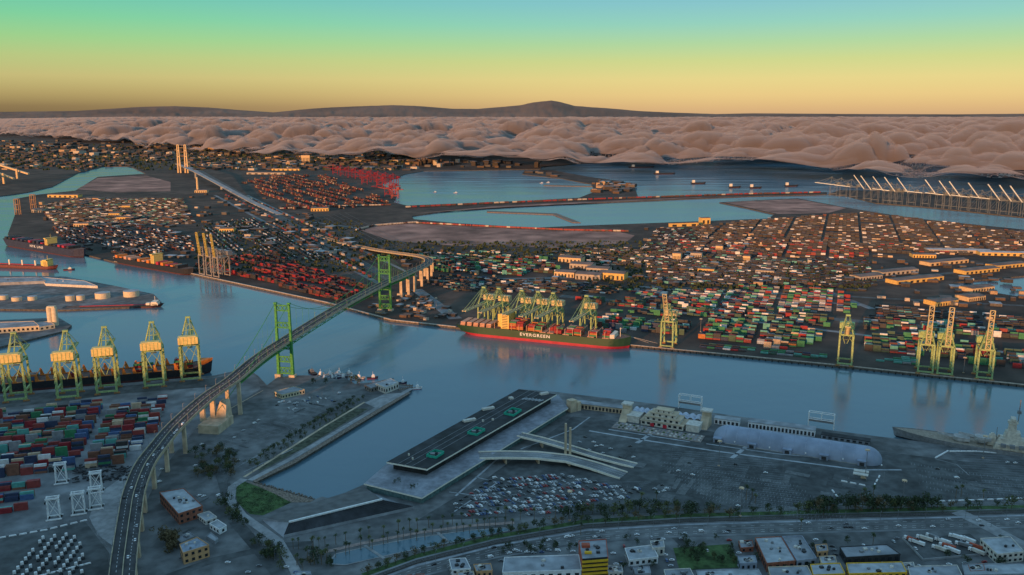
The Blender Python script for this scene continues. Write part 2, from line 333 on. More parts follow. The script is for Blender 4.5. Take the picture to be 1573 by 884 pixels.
# ------------------------------------------------------------------ hills behind the camera that shade the near harbour, and mountains beyond the fog
def vnoise(x, y, seed=0):                     # smooth value noise on arrays
    xi, yi = np.floor(x), np.floor(y); fx, fy = x - xi, y - yi
    fx = fx * fx * (3 - 2 * fx); fy = fy * fy * (3 - 2 * fy)
    def h(a, c): s = np.sin(a * 127.1 + c * 311.7 + seed * 74.7) * 43758.5453; return s - np.floor(s)
    return (h(xi, yi) * (1 - fx) + h(xi + 1, yi) * fx) * (1 - fy) + (h(xi, yi + 1) * (1 - fx) + h(xi + 1, yi + 1) * fx) * fy
def domes(x, y, seed, rad=.6):               # separate rounded domes, one per jittered cell, each of its own height
    xi, yi = np.floor(x), np.floor(y); best = np.zeros(x.shape)
    for a in (-1, 0, 1):
        for c in (-1, 0, 1):
            cx, cy = xi + a, yi + c
            s = np.sin(cx * 127.1 + cy * 311.7 + seed) * 43758.5453; u = s - np.floor(s)
            s = np.sin(cx * 269.5 + cy * 183.3 + seed) * 24634.6345; v = s - np.floor(s)
            s = np.sin(cx * 91.7 + cy * 57.3 + seed) * 15731.743; w = s - np.floor(s)
            r = rad * (.55 + .6 * w)
            best = np.maximum(best, (.35 + .65 * w) * np.sqrt(np.clip(1 - ((cx + u - x) ** 2 + (cy + v - y) ** 2) / r ** 2, 0, 1)))
    return best
def grid_mesh(name, X, Y, Z, mt, smooth=True):
    nu, nv = X.shape; me = bpy.data.meshes.new(name)
    vs = np.stack([X, Y, Z], -1).reshape(-1, 3)
    i = np.arange(nu - 1)[:, None] * nv + np.arange(nv - 1)[None, :]
    f = np.stack([i, i + nv, i + nv + 1, i + 1], -1).reshape(-1, 4)
    me.vertices.add(len(vs)); me.vertices.foreach_set('co', vs.ravel())
    me.loops.add(f.size); me.loops.foreach_set('vertex_index', f.ravel().astype(np.int32))
    me.polygons.add(len(f)); me.polygons.foreach_set('loop_start', np.arange(0, f.size, 4, dtype=np.int32)); me.polygons.foreach_set('loop_total', np.full(len(f), 4, dtype=np.int32))
    me.update(calc_edges=True); me.polygons.foreach_set('use_smooth', [smooth] * len(f)); me.materials.append(mt)
    return obj(name, me)
sdx, sdy = math.sin(SUN_AZ), math.cos(SUN_AZ)
S_, L_ = np.meshgrid(np.linspace(-3200, -420, 60), np.linspace(-3600, 3600, 140), indexing='ij')
ridge = np.interp(L_, [-3600, -1034, -800, -690, -300, -30, 900, 3600], [(v + 900) * math.tan(SUN_EL) for v in (900, 930, 870, 1100, 1450, 1600, 1750, 1750)]) + 7 * (vnoise(L_ / 130, L_ * 0, 3) - .5)
prof = np.where(S_ > -900, np.clip(1 - ((S_ + 900) / 460) ** 2, 0, 1), np.clip(1 - ((S_ + 900) / 2300) ** 2, 0, 1))
Z_ = ridge * prof + 12 * prof * (1 - prof) * (vnoise(S_ / 60, L_ / 60, 8) - .5) - 1
hills = grid_mesh('hills', S_ * sdx + L_ * sdy, S_ * sdy - L_ * sdx, Z_, mat('dry_hillside', (.11, .10, .06), .95, var=.5, scale=.02)); tag(hills, kind='structure')
MTN = mat('mountain_rock', (.15, .105, .08), .95, var=.06, scale=.0006, big=(.0002, .25))
def mountains(pts, dist, depth, seed, name='mountains'):
    px = np.linspace(pts[0][0], pts[-1][0], 320); yy = np.interp(px, [p[0] for p in pts], [p[1] for p in pts])
    t = np.linspace(0, 1, 16); PX, T = np.meshgrid(px, t, indexing='ij')
    top = CH + (HY - yy) / F * dist; top = top[:, None] * np.ones_like(T)
    rough = (vnoise(PX / 9, T * 5, seed) - .5) * .05 + (vnoise(PX / 3.2, T * 9, seed + 1) - .5) * .03
    Z = -30 + (top + 30) * np.clip(T + rough * np.sin(np.pi * T) * 1.6 + (T > .98) * rough * .25, -.1, 1.2)
    D = dist - depth + depth * T
    o = grid_mesh(name, (PX - 786.5) / F * D, D, Z, MTN); tag(o, kind='structure')
mountains([(360, 179), (430, 173), (480, 168), (520, 165.5), (560, 164), (610, 162.5), (650, 164), (700, 168), (735, 168), (765, 165.5), (800, 162.5), (818, 158.5), (832, 157), (846, 155.5), (862, 158.5), (880, 163.5), (905, 165.5), (930, 167), (975, 171), (1030, 173.5), (1090, 175.5), (1180, 178.6)], 52000, 9000, 4)
mountains([(-300, 176), (60, 172), (130, 171), (180, 168), (230, 165), (280, 164), (330, 166), (380, 170), (440, 174), (520, 178)], 80000, 9000, 9)
mountains([(1000, 177.5), (1150, 174.5), (1300, 175.5), (1450, 176), (1700, 174), (1900, 177)], 85000, 8000, 14)

FOGD = 0.02
# ------------------------------------------------------------------ fog bank over the outer harbour
front = np.array([(3400, 2900), (2900, 3350), (2340, 4000), (1920, 4900), (1400, 5350), (930, 5750), (60, 6100), (-900, 6500), (-1700, 7000), (-2600, 7900), (-4250, 9900), (-6200, 12200), (-8200, 14600), (-11500, 18500), (-16000, 22500)], float)
NU, NV = 900, 380
cl = np.concatenate([[0], np.cumsum(np.hypot(*np.diff(front, axis=0).T))])
ang = np.arctan2(front[:, 0], front[:, 1]); ua = np.linspace(ang[0], ang[-1], NU)      # even steps of bearing
fx = np.interp(-ua, -ang, front[:, 0]); fy = np.interp(-ua, -ang, front[:, 1])
k = np.ones(121) / 121
fx = np.convolve(np.pad(fx, 60, 'edge'), k, 'valid'); fy = np.convolve(np.pad(fy, 60, 'edge'), k, 'valid')
tt = np.concatenate([np.linspace(0, 2400, 190), 2400 * (60000 / 2400) ** np.linspace(0.01, 1, NV - 190)])
FX, T = np.meshgrid(fx, tt, indexing='ij'); FY, _ = np.meshgrid(fy, tt, indexing='ij'); UA, _ = np.meshgrid(ua, tt, indexing='ij')
lobe = 480 * (vnoise(FX / 900, FY / 900, 33) - .5) + 420 * (vnoise(FX / 300, FY / 330, 35) - .5)
Tn = np.clip(1 - T / 2500, 0, 1)
X = FX + np.sin(UA) * (T + lobe * Tn); Y = FY + np.cos(UA) * (T + lobe * Tn)
D = np.hypot(X, Y); edge = np.clip((np.degrees(UA) + 35) / 11, 0.04, 1)
rise = np.sin(np.clip(T / 1700, 0, 1) * np.pi / 2) ** .8
zt = np.interp(T, [0, 600, 4000, 20000, 60000], [150, 165, 215, 285, 305])
ragged = vnoise(FX / 520, FY / 520, 51) * .6 + vnoise(FX / 170, FY / 170, 53) * .4; Zb = 30 + 120 * ragged
Z = Zb + (zt - Zb) * rise * np.clip((np.degrees(UA) + 35) / 11, .04, 1)
wx = 120 * (vnoise(X / 420, Y / 420, 21) - .5) + 50 * (vnoise(X / 120, Y / 120, 25) - .5); wy = 120 * (vnoise(X / 420, Y / 420, 22) - .5) + 50 * (vnoise(X / 120, Y / 120, 26) - .5)
puff = -35
for s, a, sd_ in ((1100, 60, 1.3), (520, 110, 7.1), (330, 110, 4.4), (150, 55, 3.7), (70, 26, 9.2), (34, 11, 5.5)):
    puff = puff + a * (domes((X + wx) / (s * 1.15), (Y + wy) / s, sd_) - .3) * np.clip(s * 45 / D, .0, 1)
low = vnoise(X / 1700, Y / 2600, 41)
amp = np.clip(rise * 1.25, .18, 1) * (.75 + .5 * low) * edge
Z = Z + puff * amp
X = X - np.sin(UA) * puff * .8 * np.clip(1 - T / 1100, 0, 1); Y = Y - np.cos(UA) * puff * .8 * np.clip(1 - T / 1100, 0, 1)
Z[:, 0] = Zb[:, 0]; Z = np.maximum(Z, Zb * .6)
Z = np.where(T > 6000, np.minimum(Z, 345 + 20 * low), Z)
cm = bpy.data.materials.new('fog_cloud'); cm.use_nodes = True; t = cm.node_tree; n = t.nodes; l = t.links; n.remove(n['Principled BSDF'])
vol = n.new('ShaderNodeVolumePrincipled'); vol.inputs['Color'].default_value = (.80, .66, .61, 1); vol.inputs['Density'].default_value = FOGD; vol.inputs['Anisotropy'].default_value = 0.0
l.new(vol.outputs[0], n['Material Output'].inputs['Volume'])
# closed body: the same grid twice, top and underside, welded along its border
ZB_ = np.minimum(Zb + (105 - Zb) * np.clip(T / 900, 0, 1) + 50 * (vnoise(X / 210, Y / 210, 61) - .5) * np.clip(T / 100, 0, 1), Z - 1.0)
top = np.stack([X, Y, Z], -1).reshape(-1, 3); bot = np.stack([X, Y, ZB_], -1).reshape(-1, 3)
idx = np.arange(NU * NV).reshape(NU, NV); border = np.zeros((NU, NV), bool); border[0] = border[-1] = True; border[:, 0] = border[:, -1] = True
bidx = np.where(border, idx, 0); inner = ~border; bidx[inner] = NU * NV + np.arange(inner.sum())
vs = np.concatenate([top, bot[inner.reshape(-1)]])
def quads(a): return np.stack([a[:-1, :-1], a[1:, :-1], a[1:, 1:], a[:-1, 1:]], -1).reshape(-1, 4)
fq_ = np.concatenate([quads(idx)[:, ::-1], quads(bidx)])
me = bpy.data.meshes.new('fog_bank'); me.vertices.add(len(vs)); me.vertices.foreach_set('co', vs.ravel())
me.loops.add(fq_.size); me.loops.foreach_set('vertex_index', fq_.ravel().astype(np.int32)); me.polygons.add(len(fq_))
me.polygons.foreach_set('loop_start', np.arange(0, fq_.size, 4, dtype=np.int32)); me.polygons.foreach_set('loop_total', np.full(len(fq_), 4, dtype=np.int32)); me.update(calc_edges=True); me.materials.append(cm)
fog = obj('fog_bank', me); tag(fog, 'billowing bank of sea fog lying over the outer harbour', 'fog', kind='stuff')
# ------------------------------------------------------------------ suspension bridge
BGREEN = mat('bridge_green', (.055, .26, .065), .6, var=.35, scale=.5)
ROADB = mat('bridge_road', (.06, .062, .066), .85, var=.3, scale=.1)
RAIL = mat('bridge_parapet', (.40, .34, .24), .8, var=.2)
right_edge = [(-190, 380, 13), (-232, 470, 15), (-275, 560, 18), (-308, 640, 21), (-325, 685, 23), (-343, 734, 24.5), (-358, 778, 27), (-371, 832, 30), (-374.5, 875, 33), (-374.5, 927, 38), (-366, 1000, 45), (-352, 1056, 50.5)]
T1, T2 = Vector((-337.5, 1223, LZ)), Vector((-252.5, 1662, LZ)); bd = (T2 - T1).normalized(); br = Vector((bd.y, -bd.x, 0))
HWD = 10.0
ctr = []
for i, e in enumerate(right_edge):
    a, c = Vector(right_edge[max(i - 1, 0)]), Vector(right_edge[min(i + 1, len(right_edge) - 1)]); d = (c - a); d.z = 0; d.normalize()
    ctr.append(Vector(e) - Vector((d.y, -d.x, 0)) * HWD)
ctr += [Vector((T1.x - bd.x * 80, T1.y - bd.y * 80, 54.5)), Vector((T1.x, T1.y, 58)), (T1 + T2) / 2 + Vector((0, 0, 63 - LZ)), Vector((T2.x, T2.y, 59.5)), Vector((T2.x + bd.x * 90, T2.y + bd.y * 90, 55)), Vector((-221, 1860, 48)), Vector((-208, 1960, 41)), Vector((-204, 2060, 34)), Vector((-216, 2150, 28)), Vector((-250, 2230, 22)), Vector((-310, 2310, 16)), Vector((-400, 2420, 10)), Vector((-520, 2580, 5.5)), Vector((-640, 2760, 4))]
def catmull(ps, n):
    o = []
    for i in range(len(ps) - 1):
        p0, p1, p2, p3 = ps[max(i - 1, 0)], ps[i], ps[i + 1], ps[min(i + 2, len(ps) - 1)]
        for k in range(n):
            t = k / n; o.append(.5 * ((2 * p1) + (p2 - p0) * t + (2 * p0 - 5 * p1 + 4 * p2 - p3) * t * t + (3 * p1 - p0 - 3 * p2 + p3) * t ** 3))
    return o + [ps[-1]]
DK = catmull(ctr, 8)
DR = []
for i in range(len(DK)):
    d = DK[min(i + 1, len(DK) - 1)] - DK[max(i - 1, 0)]; d.z = 0; d.normalize(); DR.append(Vector((d.y, -d.x, 0)))
def rib(off, z): return [p + r * off + Vector((0, 0, z)) for p, r in zip(DK, DR)]
def sweep(mb, o0, o1, z0, z1, a=0, b=None, m=0):
    b = b or len(DK); A, B, C, D_ = (rib(o, z)[a:b] for o, z in ((o0, z0), (o1, z0), (o1, z1), (o0, z1)))
    for x, y in ((A, B), (B, C), (C, D_), (D_, A)): mb.strip(y, x, m)
bridge = thing('suspension_bridge', 'green two-tower suspension bridge carrying a curved road over the channel', 'bridge')
mb = MB(); sweep(mb, -HWD, HWD, -1.6, 0); mb.build('deck', ROADB, bridge)
for s in (-1, 1):
    mb = MB(); sweep(mb, s * HWD - .3, s * HWD + .3, -2.2, 1.3); mb.build('parapet', RAIL, bridge)
mb = MB(); sweep(mb, -.35, .35, .02, 1.0); mb.build('median_barrier', RAIL, bridge)
for off in (-5, 5):
    mb = MB()
    for i in range(0, len(DK) - 1, 1):
        a, c = DK[i] + DR[i] * off, DK[i + 1] + DR[i + 1] * off; q = a.lerp(c, .45)
        mb.strip([a + DR[i] * .14 + Vector((0, 0, .03)), q + DR[i] * .14 + Vector((0, 0, .03))], [a - DR[i] * .14 + Vector((0, 0, .03)), q - DR[i] * .14 + Vector((0, 0, .03))])
    tag(mb.build('lane_marking', WHITE, bridge), kind='stuff')
i0 = min(range(len(DK)), key=lambda i: (DK[i] - Vector((-361, 1058, 50))).length); i1 = min(range(len(DK)), key=lambda i: (DK[i] - ctr[-9]).length)
for s in (-1, 1):                              # stiffening trusses under the suspended spans
    mb = MB(); top = rib(s * (HWD - 1), -2.2); bot = rib(s * (HWD - 1), -6.6)
    n_ = 0; pts = []
    for i in range(i0, i1):
        for k in range(4): t = k / 4; pts.append((top[i].lerp(top[i + 1], t), bot[i].lerp(bot[i + 1], t)))
    for j in range(len(pts) - 1):
        mb.beam(pts[j][1], pts[j + 1][1], .8); mb.beam(pts[j][0], pts[j + 1][0], .7)
        mb.beam(pts[j][j % 2], pts[j + 1][1 - j % 2], .5); mb.beam(pts[j][0], pts[j][1], .4)
    mb.build('stiffening_truss', BGREEN, bridge)
mb = MB()
for i in range(i0, i1): mb.beam(rib(-HWD + 1, -6)[i], rib(HWD - 1, -6)[i], .7); mb.beam(rib(-HWD + 1, -6)[i], rib(HWD - 1, -6)[i + 1], .4)
mb.build('floor_beams', BGREEN, bridge)
mb = MB()
for s in (-.55, .55): sweep(mb, s * HWD - .8, s * HWD + .8, -4.2, -1.6, 0, i0)
mb.build('approach_girders', BGREEN, bridge)
TOPZ = 114
for T in (T1, T2):
    for s in (-1, 1):
        base = T + br * (s * 11.2); topv = Vector((T.x, T.y, TOPZ)) + br * (s * 10.6)
        mb = MB(); mb.beam(base, topv, 4.6, 4.2, w2=3.2); mb.box((topv.x, topv.y, TOPZ + 1), (4.4, 4.4, 2.4), math.atan2(br.y, br.x)); mb.build('tower_leg', BGREEN, bridge)
        mb = MB(); mb.box((base.x, base.y, LZ), (9, 9, 7), math.atan2(br.y, br.x)); mb.build('tower_footing', CREAM, bridge)
    for z0, z1, nx in ((104, 112, 3), (78, 86, 3), (46, 53, 3), (26, 34, 3), (8, 17, 3)):
        mb = MB(); a, c = T - br * 9, T + br * 9
        for z in (z0, z1): mb.beam((a.x, a.y, z), (c.x, c.y, z), 1.5)
        for k in range(nx):
            u, v = a.lerp(c, k / nx), a.lerp(c, (k + 1) / nx)
            mb.beam((u.x, u.y, z0), (v.x, v.y, z1), 1.0); mb.beam((u.x, u.y, z1), (v.x, v.y, z0), 1.0)
        mb.build('tower_bracing', BGREEN, bridge)
A1 = Vector((-374, 1008, 26)); A2 = Vector((-224, 1850, 44))
def sag(a, c, low, n=28):
    o = []
    for i in range(n + 1): t = i / n; p = a.lerp(c, t); p.z -= 4 * low * t * (1 - t); o.append(p)
    return o
hm = None
for s in (-1, 1):
    t1 = Vector((T1.x, T1.y, TOPZ + 2)) + br * s * 10.6; t2 = Vector((T2.x, T2.y, TOPZ + 2)) + br * s * 10.6
    segs = [sag(A1 + br * s * 9, t1, 7), sag(t1, t2, 46, 40), sag(t2, A2 + br * s * 9, 7)]
    mb = MB()
    for sg in segs:
        for a, c in zip(sg[:-1], sg[1:]): mb.beam(a, c, .55)
    mb.build('main_cable', BGREEN, bridge)
    for sg in segs:
        for p in sg[2:-2:2]:
            dz = min(((p - q).xy.length, q.z) for q in DK)[1]
            if p.z > dz + 1.5:
                mb = MB(); mb.beam((p.x, p.y, p.z), (p.x, p.y, dz - 1), .15); mb.build('hanger', BGREEN, bridge)
piers = [(1056, 4.2), (927, 3.8), (875, 3.6), (832, 3.5), (778, 3.4), (734, 3.3), (685, 3.2), (640, 3.2), (580, 3.2)]
def pier(i, w):
    p, r = DK[i], DR[i]; a = math.atan2(r.y, r.x)
    for s in (-1, 1):
        q = p + r * (s * 8.2); mb = MB(); mb.beam((q.x, q.y, LZ - 1), (q.x, q.y, p.z - 5), w * 1.12, w, w2=w); mb.build('pier_column', CREAM, bridge)
    mb = MB(); mb.beam(p - r * 10.2 + Vector((0, 0, -4.2)), p + r * 10.2 + Vector((0, 0, -4.2)), w * .9, 1.9); mb.build('pier_cap', CREAM, bridge)
for y, w in piers: pier(min(range(len(DK)), key=lambda i: abs(DK[i].y - y) if DK[i].y < 1150 else 1e9), w)
for y in (1790, 1850, 1910, 1970, 2030, 2090, 2140): pier(min(range(len(DK)), key=lambda i: abs(DK[i].y - y) if DK[i].z > 20 else 1e9), 5)
# west anchorage: stepped concrete block with two short columns
a = math.atan2(bd.y, bd.x); c0 = Vector((-366, 1004, 0))
mb = MB(); mb.prism([P2(305, 666), P2(336, 668), P2(359, 650), P2(331, 645)], 0, 14)
mb.build('anchorage_block', CREAM, bridge)
mb = MB(); q0, q1 = P(340, 655), P(354, 648)
mb.add([(q0.x - 8, q0.y, 13), (q0.x + 6, q0.y, 13), (q1.x + 3, q1.y, 13), (q1.x - 10, q1.y, 13), (q1.x - 8, q1.y - 10, 34), (q1.x, q1.y - 10, 34), (q1.x + 1, q1.y, 34), (q1.x - 8, q1.y, 34)], [(0, 1, 5, 4), (1, 2, 6, 5), (2, 3, 7, 6), (3, 0, 4, 7), (4, 5, 6, 7)]); mb.build('anchorage_saddle', CREAM, bridge)
for px in ((313, 657), (329, 654)):
    q = P(*px); mb = MB(); mb.beam((q.x, q.y, 12), (q.x, q.y, 39), 6, 5.4, w2=5); mb.build('pier_column', CREAM, bridge)
# lamp posts along the deck
for i in range(4, len(DK) - 30, 3):
    for s in (-1, 1):
        q = DK[i] + DR[i] * s * (HWD - .1); mb = MB(); mb.beam(q, q + Vector((0, 0, 9)), .25); mb.beam(q + Vector((0, 0, 9)), q - DR[i] * s * 2.2 + Vector((0, 0, 9.3)), .2); mb.build('deck_lamp', GREYS, bridge)
# ------------------------------------------------------------------ ship-to-shore cranes
CG = mat('crane_green', (.29, .40, .17), .55, var=.32, scale=.6)
CGD = mat('crane_dark', (.10, .13, .09), .6, var=.2)
CYEL = mat('crane_house_lit_gold', (.74, .56, .20), .5, var=.15)  # gold of low sun on the machinery houses is put into this paint
CBOGIE = mat('bogie_lit_orange', (.34, .17, .07), .7, var=.3)  # orange sunlight on the wheel trucks is mixed into this colour
def make_crane(label, group, boom=0., hw=11, zg=52, za=90, gauge=15, blen=62, back=26, paint=CG, house=CYEL, boomp=None, leg=2.0, hsz=(12, 9), name='quay_crane', detail=True):
    boomp = boomp or paint
    root = thing(name, label, 'crane', (0, 0, 0), 0, group); g = gauge; zp = 15
    for x in (-hw, hw):
        for y in (-g, g):
            mb = MB(); mb.beam((x, y, 2.6), (x * .96, y, zg), leg, leg * 1.15); mb.build('leg', paint, root)
            if detail:
                b = MB(); b.box((x, y, 1.3), (hw * .62, 2.2, 1.9)); b.box((x, y, 2.6), (hw * .3, 1.6, 1.4))
                for k in (-2, -1, 1, 2): b.box((x + k * hw * .13, y, .5), (1.1, 2.4, 1.0))
                b.build('bogie', CBOGIE, root)
    for y in (-g, g):
        mb = MB(); mb.beam((-hw, y, 4.2), (hw, y, 4.2), leg * .8, leg); mb.build('sill_beam', paint, root)
        mb = MB(); mb.beam((-hw, y, zg), (hw, y, zg), leg, leg * 1.2); mb.build('top_beam', paint, root)
    for x in (-hw, hw):
        mb = MB(); mb.beam((x, -g, zp), (x, g, zp), leg * .9, leg); mb.build('portal_beam', paint, root)
        mb = MB(); mb.beam((x, -g, zp), (x * .96, g, zg - 1), leg * .55); mb.beam((x * .96, -g, zg), (x * .96, g, zg), leg * .8); mb.build('brace', paint, root)
    mb = MB()
    for x in (-3.4, 3.4): mb.beam((x, -g - 2, zg + 2), (x, g + back, zg + 2), 1.3, 2.6)
    for k in range(9): y = -g + k * (2 * g + back) / 8; mb.beam((-3.4, y, zg + 2), (3.4, y, zg + 2), .8)
    mb.build('girder', paint, root)
    ca, sa = math.cos(boom), math.sin(boom); hy, hz = -g - 2, zg + 2
    bp = lambda d, x=0, up=0: (x, hy - d * ca - up * sa * 0, hz + d * sa + up)
    mb = MB()
    for x in (-3.0, 3.0): mb.beam(bp(0, x), bp(blen, x), 1.3, 2.4)
    for k in range(9): mb.beam(bp(k * blen / 8, -3), bp(k * blen / 8, 3), .9)
    if detail:
        for k in range(8): mb.beam(bp(k * blen / 8, -3 if k % 2 else 3), bp((k + 1) * blen / 8, 3 if k % 2 else -3), .5)
    mb.build('boom', boomp, root)
    mb = MB(); ax, ay = 2.2, -g + 4
    for s in (-1, 1):
        mb.beam((s * hw * .96, -g, zg), (s * ax, ay, za), leg * .8, w2=leg * .6); mb.beam((s * ax, ay, za), (s * 3.2, g, zg + 3), leg * .5)
        mb.beam((s * hw * .62, -g + 1.6, zg + (za - zg) * .45), (-s * ax * 1.5, ay, zg + (za - zg) * .8), .5)
    mb.beam((-hw * .62, -g + 1.6, zg + (za - zg) * .45), (hw * .62, -g + 1.6, zg + (za - zg) * .45), .9)
    mb.box((0, ay, za + .6), (7, 4, 2.6)); mb.build('apex_frame', paint, root)
    mb = MB()
    for s in (-1, 1):
        if boom < .6:
            mb.beam((s * ax, ay, za), bp(blen * .92, s * 3, 1), .55); mb.beam((s * ax, ay, za), bp(blen * .48, s * 3, 1), .55)
        else:
            p = Vector(bp(blen * .48, s * 3, 1)); a_ = Vector((s * ax, ay, za)); mid = (p + a_) / 2 + Vector((0, -2, -2)); mb.beam(a_, mid, .5); mb.beam(mid, p, .5)
        mb.beam((s * ax, ay, za), (s * 3.4, g + back - 2, zg + 3.5), .55)
    mb.build('stays', paint, root)
    h = MB(); h.box((0, g + 1 + hsz[0] * .2, zg + 3.6 + hsz[1] / 2), (2 * hw + 2, hsz[0], hsz[1])); h.box((0, g + 1 + hsz[0] * .2, zg + 4.0 + hsz[1]), (2 * hw - 3, hsz[0] * .7, .9))
    ho = h.build('machinery_house', house, root)
    if detail:
        for k in (-.75, -.35, .05, .45, .85): MB().box((k * hw, g + 1 + hsz[0] * .7 + .05, zg + 3.6 + hsz[1] * .5), (.5, .4, hsz[1] * .98)).build('cladding_rib', paint, ho)
        mb = MB(); mb.box((0, -g + 8, zg - 1), (5.6, 7, 1.6)); mb.box((0, -g + 8, zg - 9), (7.5, 2.6, 1.2))
        for s in (-1, 1):
            for w_ in (-1, 1): mb.beam((s * 2, -g + 8 + w_, zg - 1), (s * 2, -g + 8 + w_, zg - 9), .2)
        mb.build('trolley_and_spreader', CGD, root)
        mb = MB(); mb.box((4.4, -g + 12, zg - 2.2), (2.6, 3.4, 3)); mb.build('operator_cab', GLASS, root)
        mb = MB(); z = 5; s = 1
        while z < zg - 4: mb.beam((hw + 1.6, g - 2.5 * s, z), (hw + 1.6, g + 2.5 * s, z + 4), .9, .35); z += 4; s = -s
        mb.build('stair', paint, root)
        mb = MB()
        for s in (-1, 1): mb.beam((s * hw * .9, g, zg - 1), (s * 1.5, g, zp + 14), .8); mb.beam((s * hw, g, zg * .62), (-s * hw * .2, g, zg - 1), .6)
        mb.build('rear_bracing', paint, root)
    return remember(root)
def place(src, items, group=None):
    for i, (loc, rz, lab) in enumerate(items):
        o = src if i == 0 else copy_tree(src)
        o.location = loc; o.rotation_euler = (0, 0, rz); o['label'] = lab
QL = (P(330, 577) - P(0, 605)).normalized(); QLW = Vector((-QL.y, QL.x, 0)); RZL = math.atan2(QLW.x, -QLW.y)   # water side of the near quay
QF = (P(1300, 563) - P(960, 530)).normalized(); QFL = Vector((-QF.y, QF.x, 0)); RZF = math.atan2(-QFL.x, QFL.y)
cA = make_crane('', 'cranes along the near container quay', 0.0, hw=12.5, zg=55, za=90, blen=60, back=10, hsz=(15, 10), leg=2.3)
labs = ['green-yellow quay crane beside the ship, farthest from the bridge', 'green-yellow quay crane, second from the far end of the near crane row', 'green-yellow quay crane in the middle of the five beside the ship', 'green-yellow quay crane standing second from the bridge', 'green-yellow quay crane closest to the bridge, above the ship bow']
place(cA, [(P(x, y, LZ) + QLW * 15, RZL, lb) for (x, y), lb in zip(((25, 618), (105, 614), (165, 606), (238, 596), (294, 586)), labs)])
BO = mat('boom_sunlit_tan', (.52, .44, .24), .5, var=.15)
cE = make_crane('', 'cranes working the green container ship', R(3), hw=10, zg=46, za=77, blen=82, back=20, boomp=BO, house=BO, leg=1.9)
labs = ['yellow-green crane with lowered boom over the green ship stern', 'second lowered-boom crane counted from the green ship stern', 'third lowered-boom crane counted from the green ship stern', 'fourth lowered-boom crane counted from the green ship stern', 'fifth lowered-boom crane counted from the green ship stern', 'lowered-boom crane by itself over the forward half of the green ship']
def onq(px, back=19): 
    f = P(700, 503); q = P(960, 530); r = P(1573, 592)
    a, c = (f, q) if px < 960 else (q, r)
    # intersect column px with the quay line
    lo, hi = 0., 1.
    for _ in range(40):
        m_ = (lo + hi) / 2; p = a.lerp(c, m_); x = 786.5 + F * p.x / (p.y * cp - (p.z - CH) * spn)
        if x < px: lo = m_
        else: hi = m_
    return a.lerp(c, lo) + QFL * back
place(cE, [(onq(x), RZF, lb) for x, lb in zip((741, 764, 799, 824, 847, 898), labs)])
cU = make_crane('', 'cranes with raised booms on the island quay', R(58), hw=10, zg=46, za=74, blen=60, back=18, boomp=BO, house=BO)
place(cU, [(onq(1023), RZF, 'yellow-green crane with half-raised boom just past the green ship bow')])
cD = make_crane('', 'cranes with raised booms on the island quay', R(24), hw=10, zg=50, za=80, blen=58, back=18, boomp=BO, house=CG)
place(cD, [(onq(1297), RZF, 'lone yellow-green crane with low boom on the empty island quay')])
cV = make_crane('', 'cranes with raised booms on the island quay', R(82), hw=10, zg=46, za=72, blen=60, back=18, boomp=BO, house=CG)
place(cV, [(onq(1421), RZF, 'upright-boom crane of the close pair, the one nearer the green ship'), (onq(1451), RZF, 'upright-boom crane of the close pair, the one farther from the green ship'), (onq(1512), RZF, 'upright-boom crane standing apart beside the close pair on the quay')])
# distant cranes: red group, pale outer-pier row, yellow trio
RED = mat('crane_red', (.24, .025, .04), .5, var=.15); PALEC = mat('crane_grey_blue', (.15, .17, .18), .5, var=.12); PALEB = mat('crane_pale_boom', (.66, .70, .66), .5); YC = mat('crane_yellow', (.60, .42, .10), .5)
cR = make_crane('red container cranes crowded on the far basin quay', 'red cranes at the far basin', R(8), hw=10, zg=42, za=70, blen=62, paint=RED, house=RED, leg=2.2, detail=False)
rp = [(P(515 + i * 11.5, 269 + i * 2.2), R(-70 + 9 * (i % 3)), 'red container cranes crowded on the far basin quay') for i in range(9)] + [(P(596, 303), R(-80), 'red crane at the water end of the far basin'), (P(607, 306), R(-100), 'red crane at the tip, boom reaching over the far water')]
place(cR, rp)
cR2 = make_crane('red crane with raised boom behind the far yard', 'red cranes at the far basin', R(48), hw=10, zg=42, za=70, blen=62, paint=RED, house=RED, leg=2.2, detail=False)
place(cR2, [(P(x, y), R(-75), 'red crane with raised boom at the far basin') for x, y in ((560, 284), (583, 288), (603, 300))])
cP = make_crane('', 'pale cranes on the outer pier', R(52), hw=13, zg=56, za=90, blen=78, paint=PALEC, house=PALEC, boomp=PALEB, leg=1.1, detail=False)
cQ = make_crane('', 'pale cranes on the outer pier', R(6), hw=13, zg=58, za=94, blen=70, paint=PALEC, house=PALEC, boomp=PALEB, leg=1.1, detail=False)
xs = [1336, 1347, 1366, 1384, 1404, 1448, 1470, 1486, 1516, 1547, 1565, 1582]
def op(x): return P(x, np.interp(x, [1280, 1345, 1420, 1573, 1700], [303, 313, 319, 335, 347]))
OD = (P(1573, 334) - P(1345, 312)).normalized(); ORZ = math.atan2(OD.y, OD.x)
place(cP, [(op(x) + Vector((0, 30, 0)), ORZ - .75, 'grey-blue crane with pale raised boom in the outer pier row') for x in xs])
place(cQ, [(op(x) + Vector((0, 30, 0)), ORZ - .75, 'grey-blue crane with pale lowered boom in the outer pier row') for x in (1283, 1298, 1314, 1375, 1426, 1459, 1500, 1531)])
cT = make_crane('', 'raised-boom cranes with lamps', R(84), hw=11, zg=50, za=70, blen=55, paint=mat('crane_grey', (.30, .27, .24), .5), boomp=YC, house=GREYS, detail=False)
fq = (P(500, 465) - P(290, 420)).normalized(); FRZ = math.atan2(fq.y, fq.x)
place(cT, [(P(x, y) + Vector((fq.y * -18, fq.x * 18, 0)), FRZ, lb) for x, y, lb in ((309, 424, 'grey crane with upright yellow boom next to the container ship'), (320, 426, 'grey crane with upright yellow boom, middle of the trio'), (331, 428, 'grey crane with upright yellow boom beside the low dock frame'))])

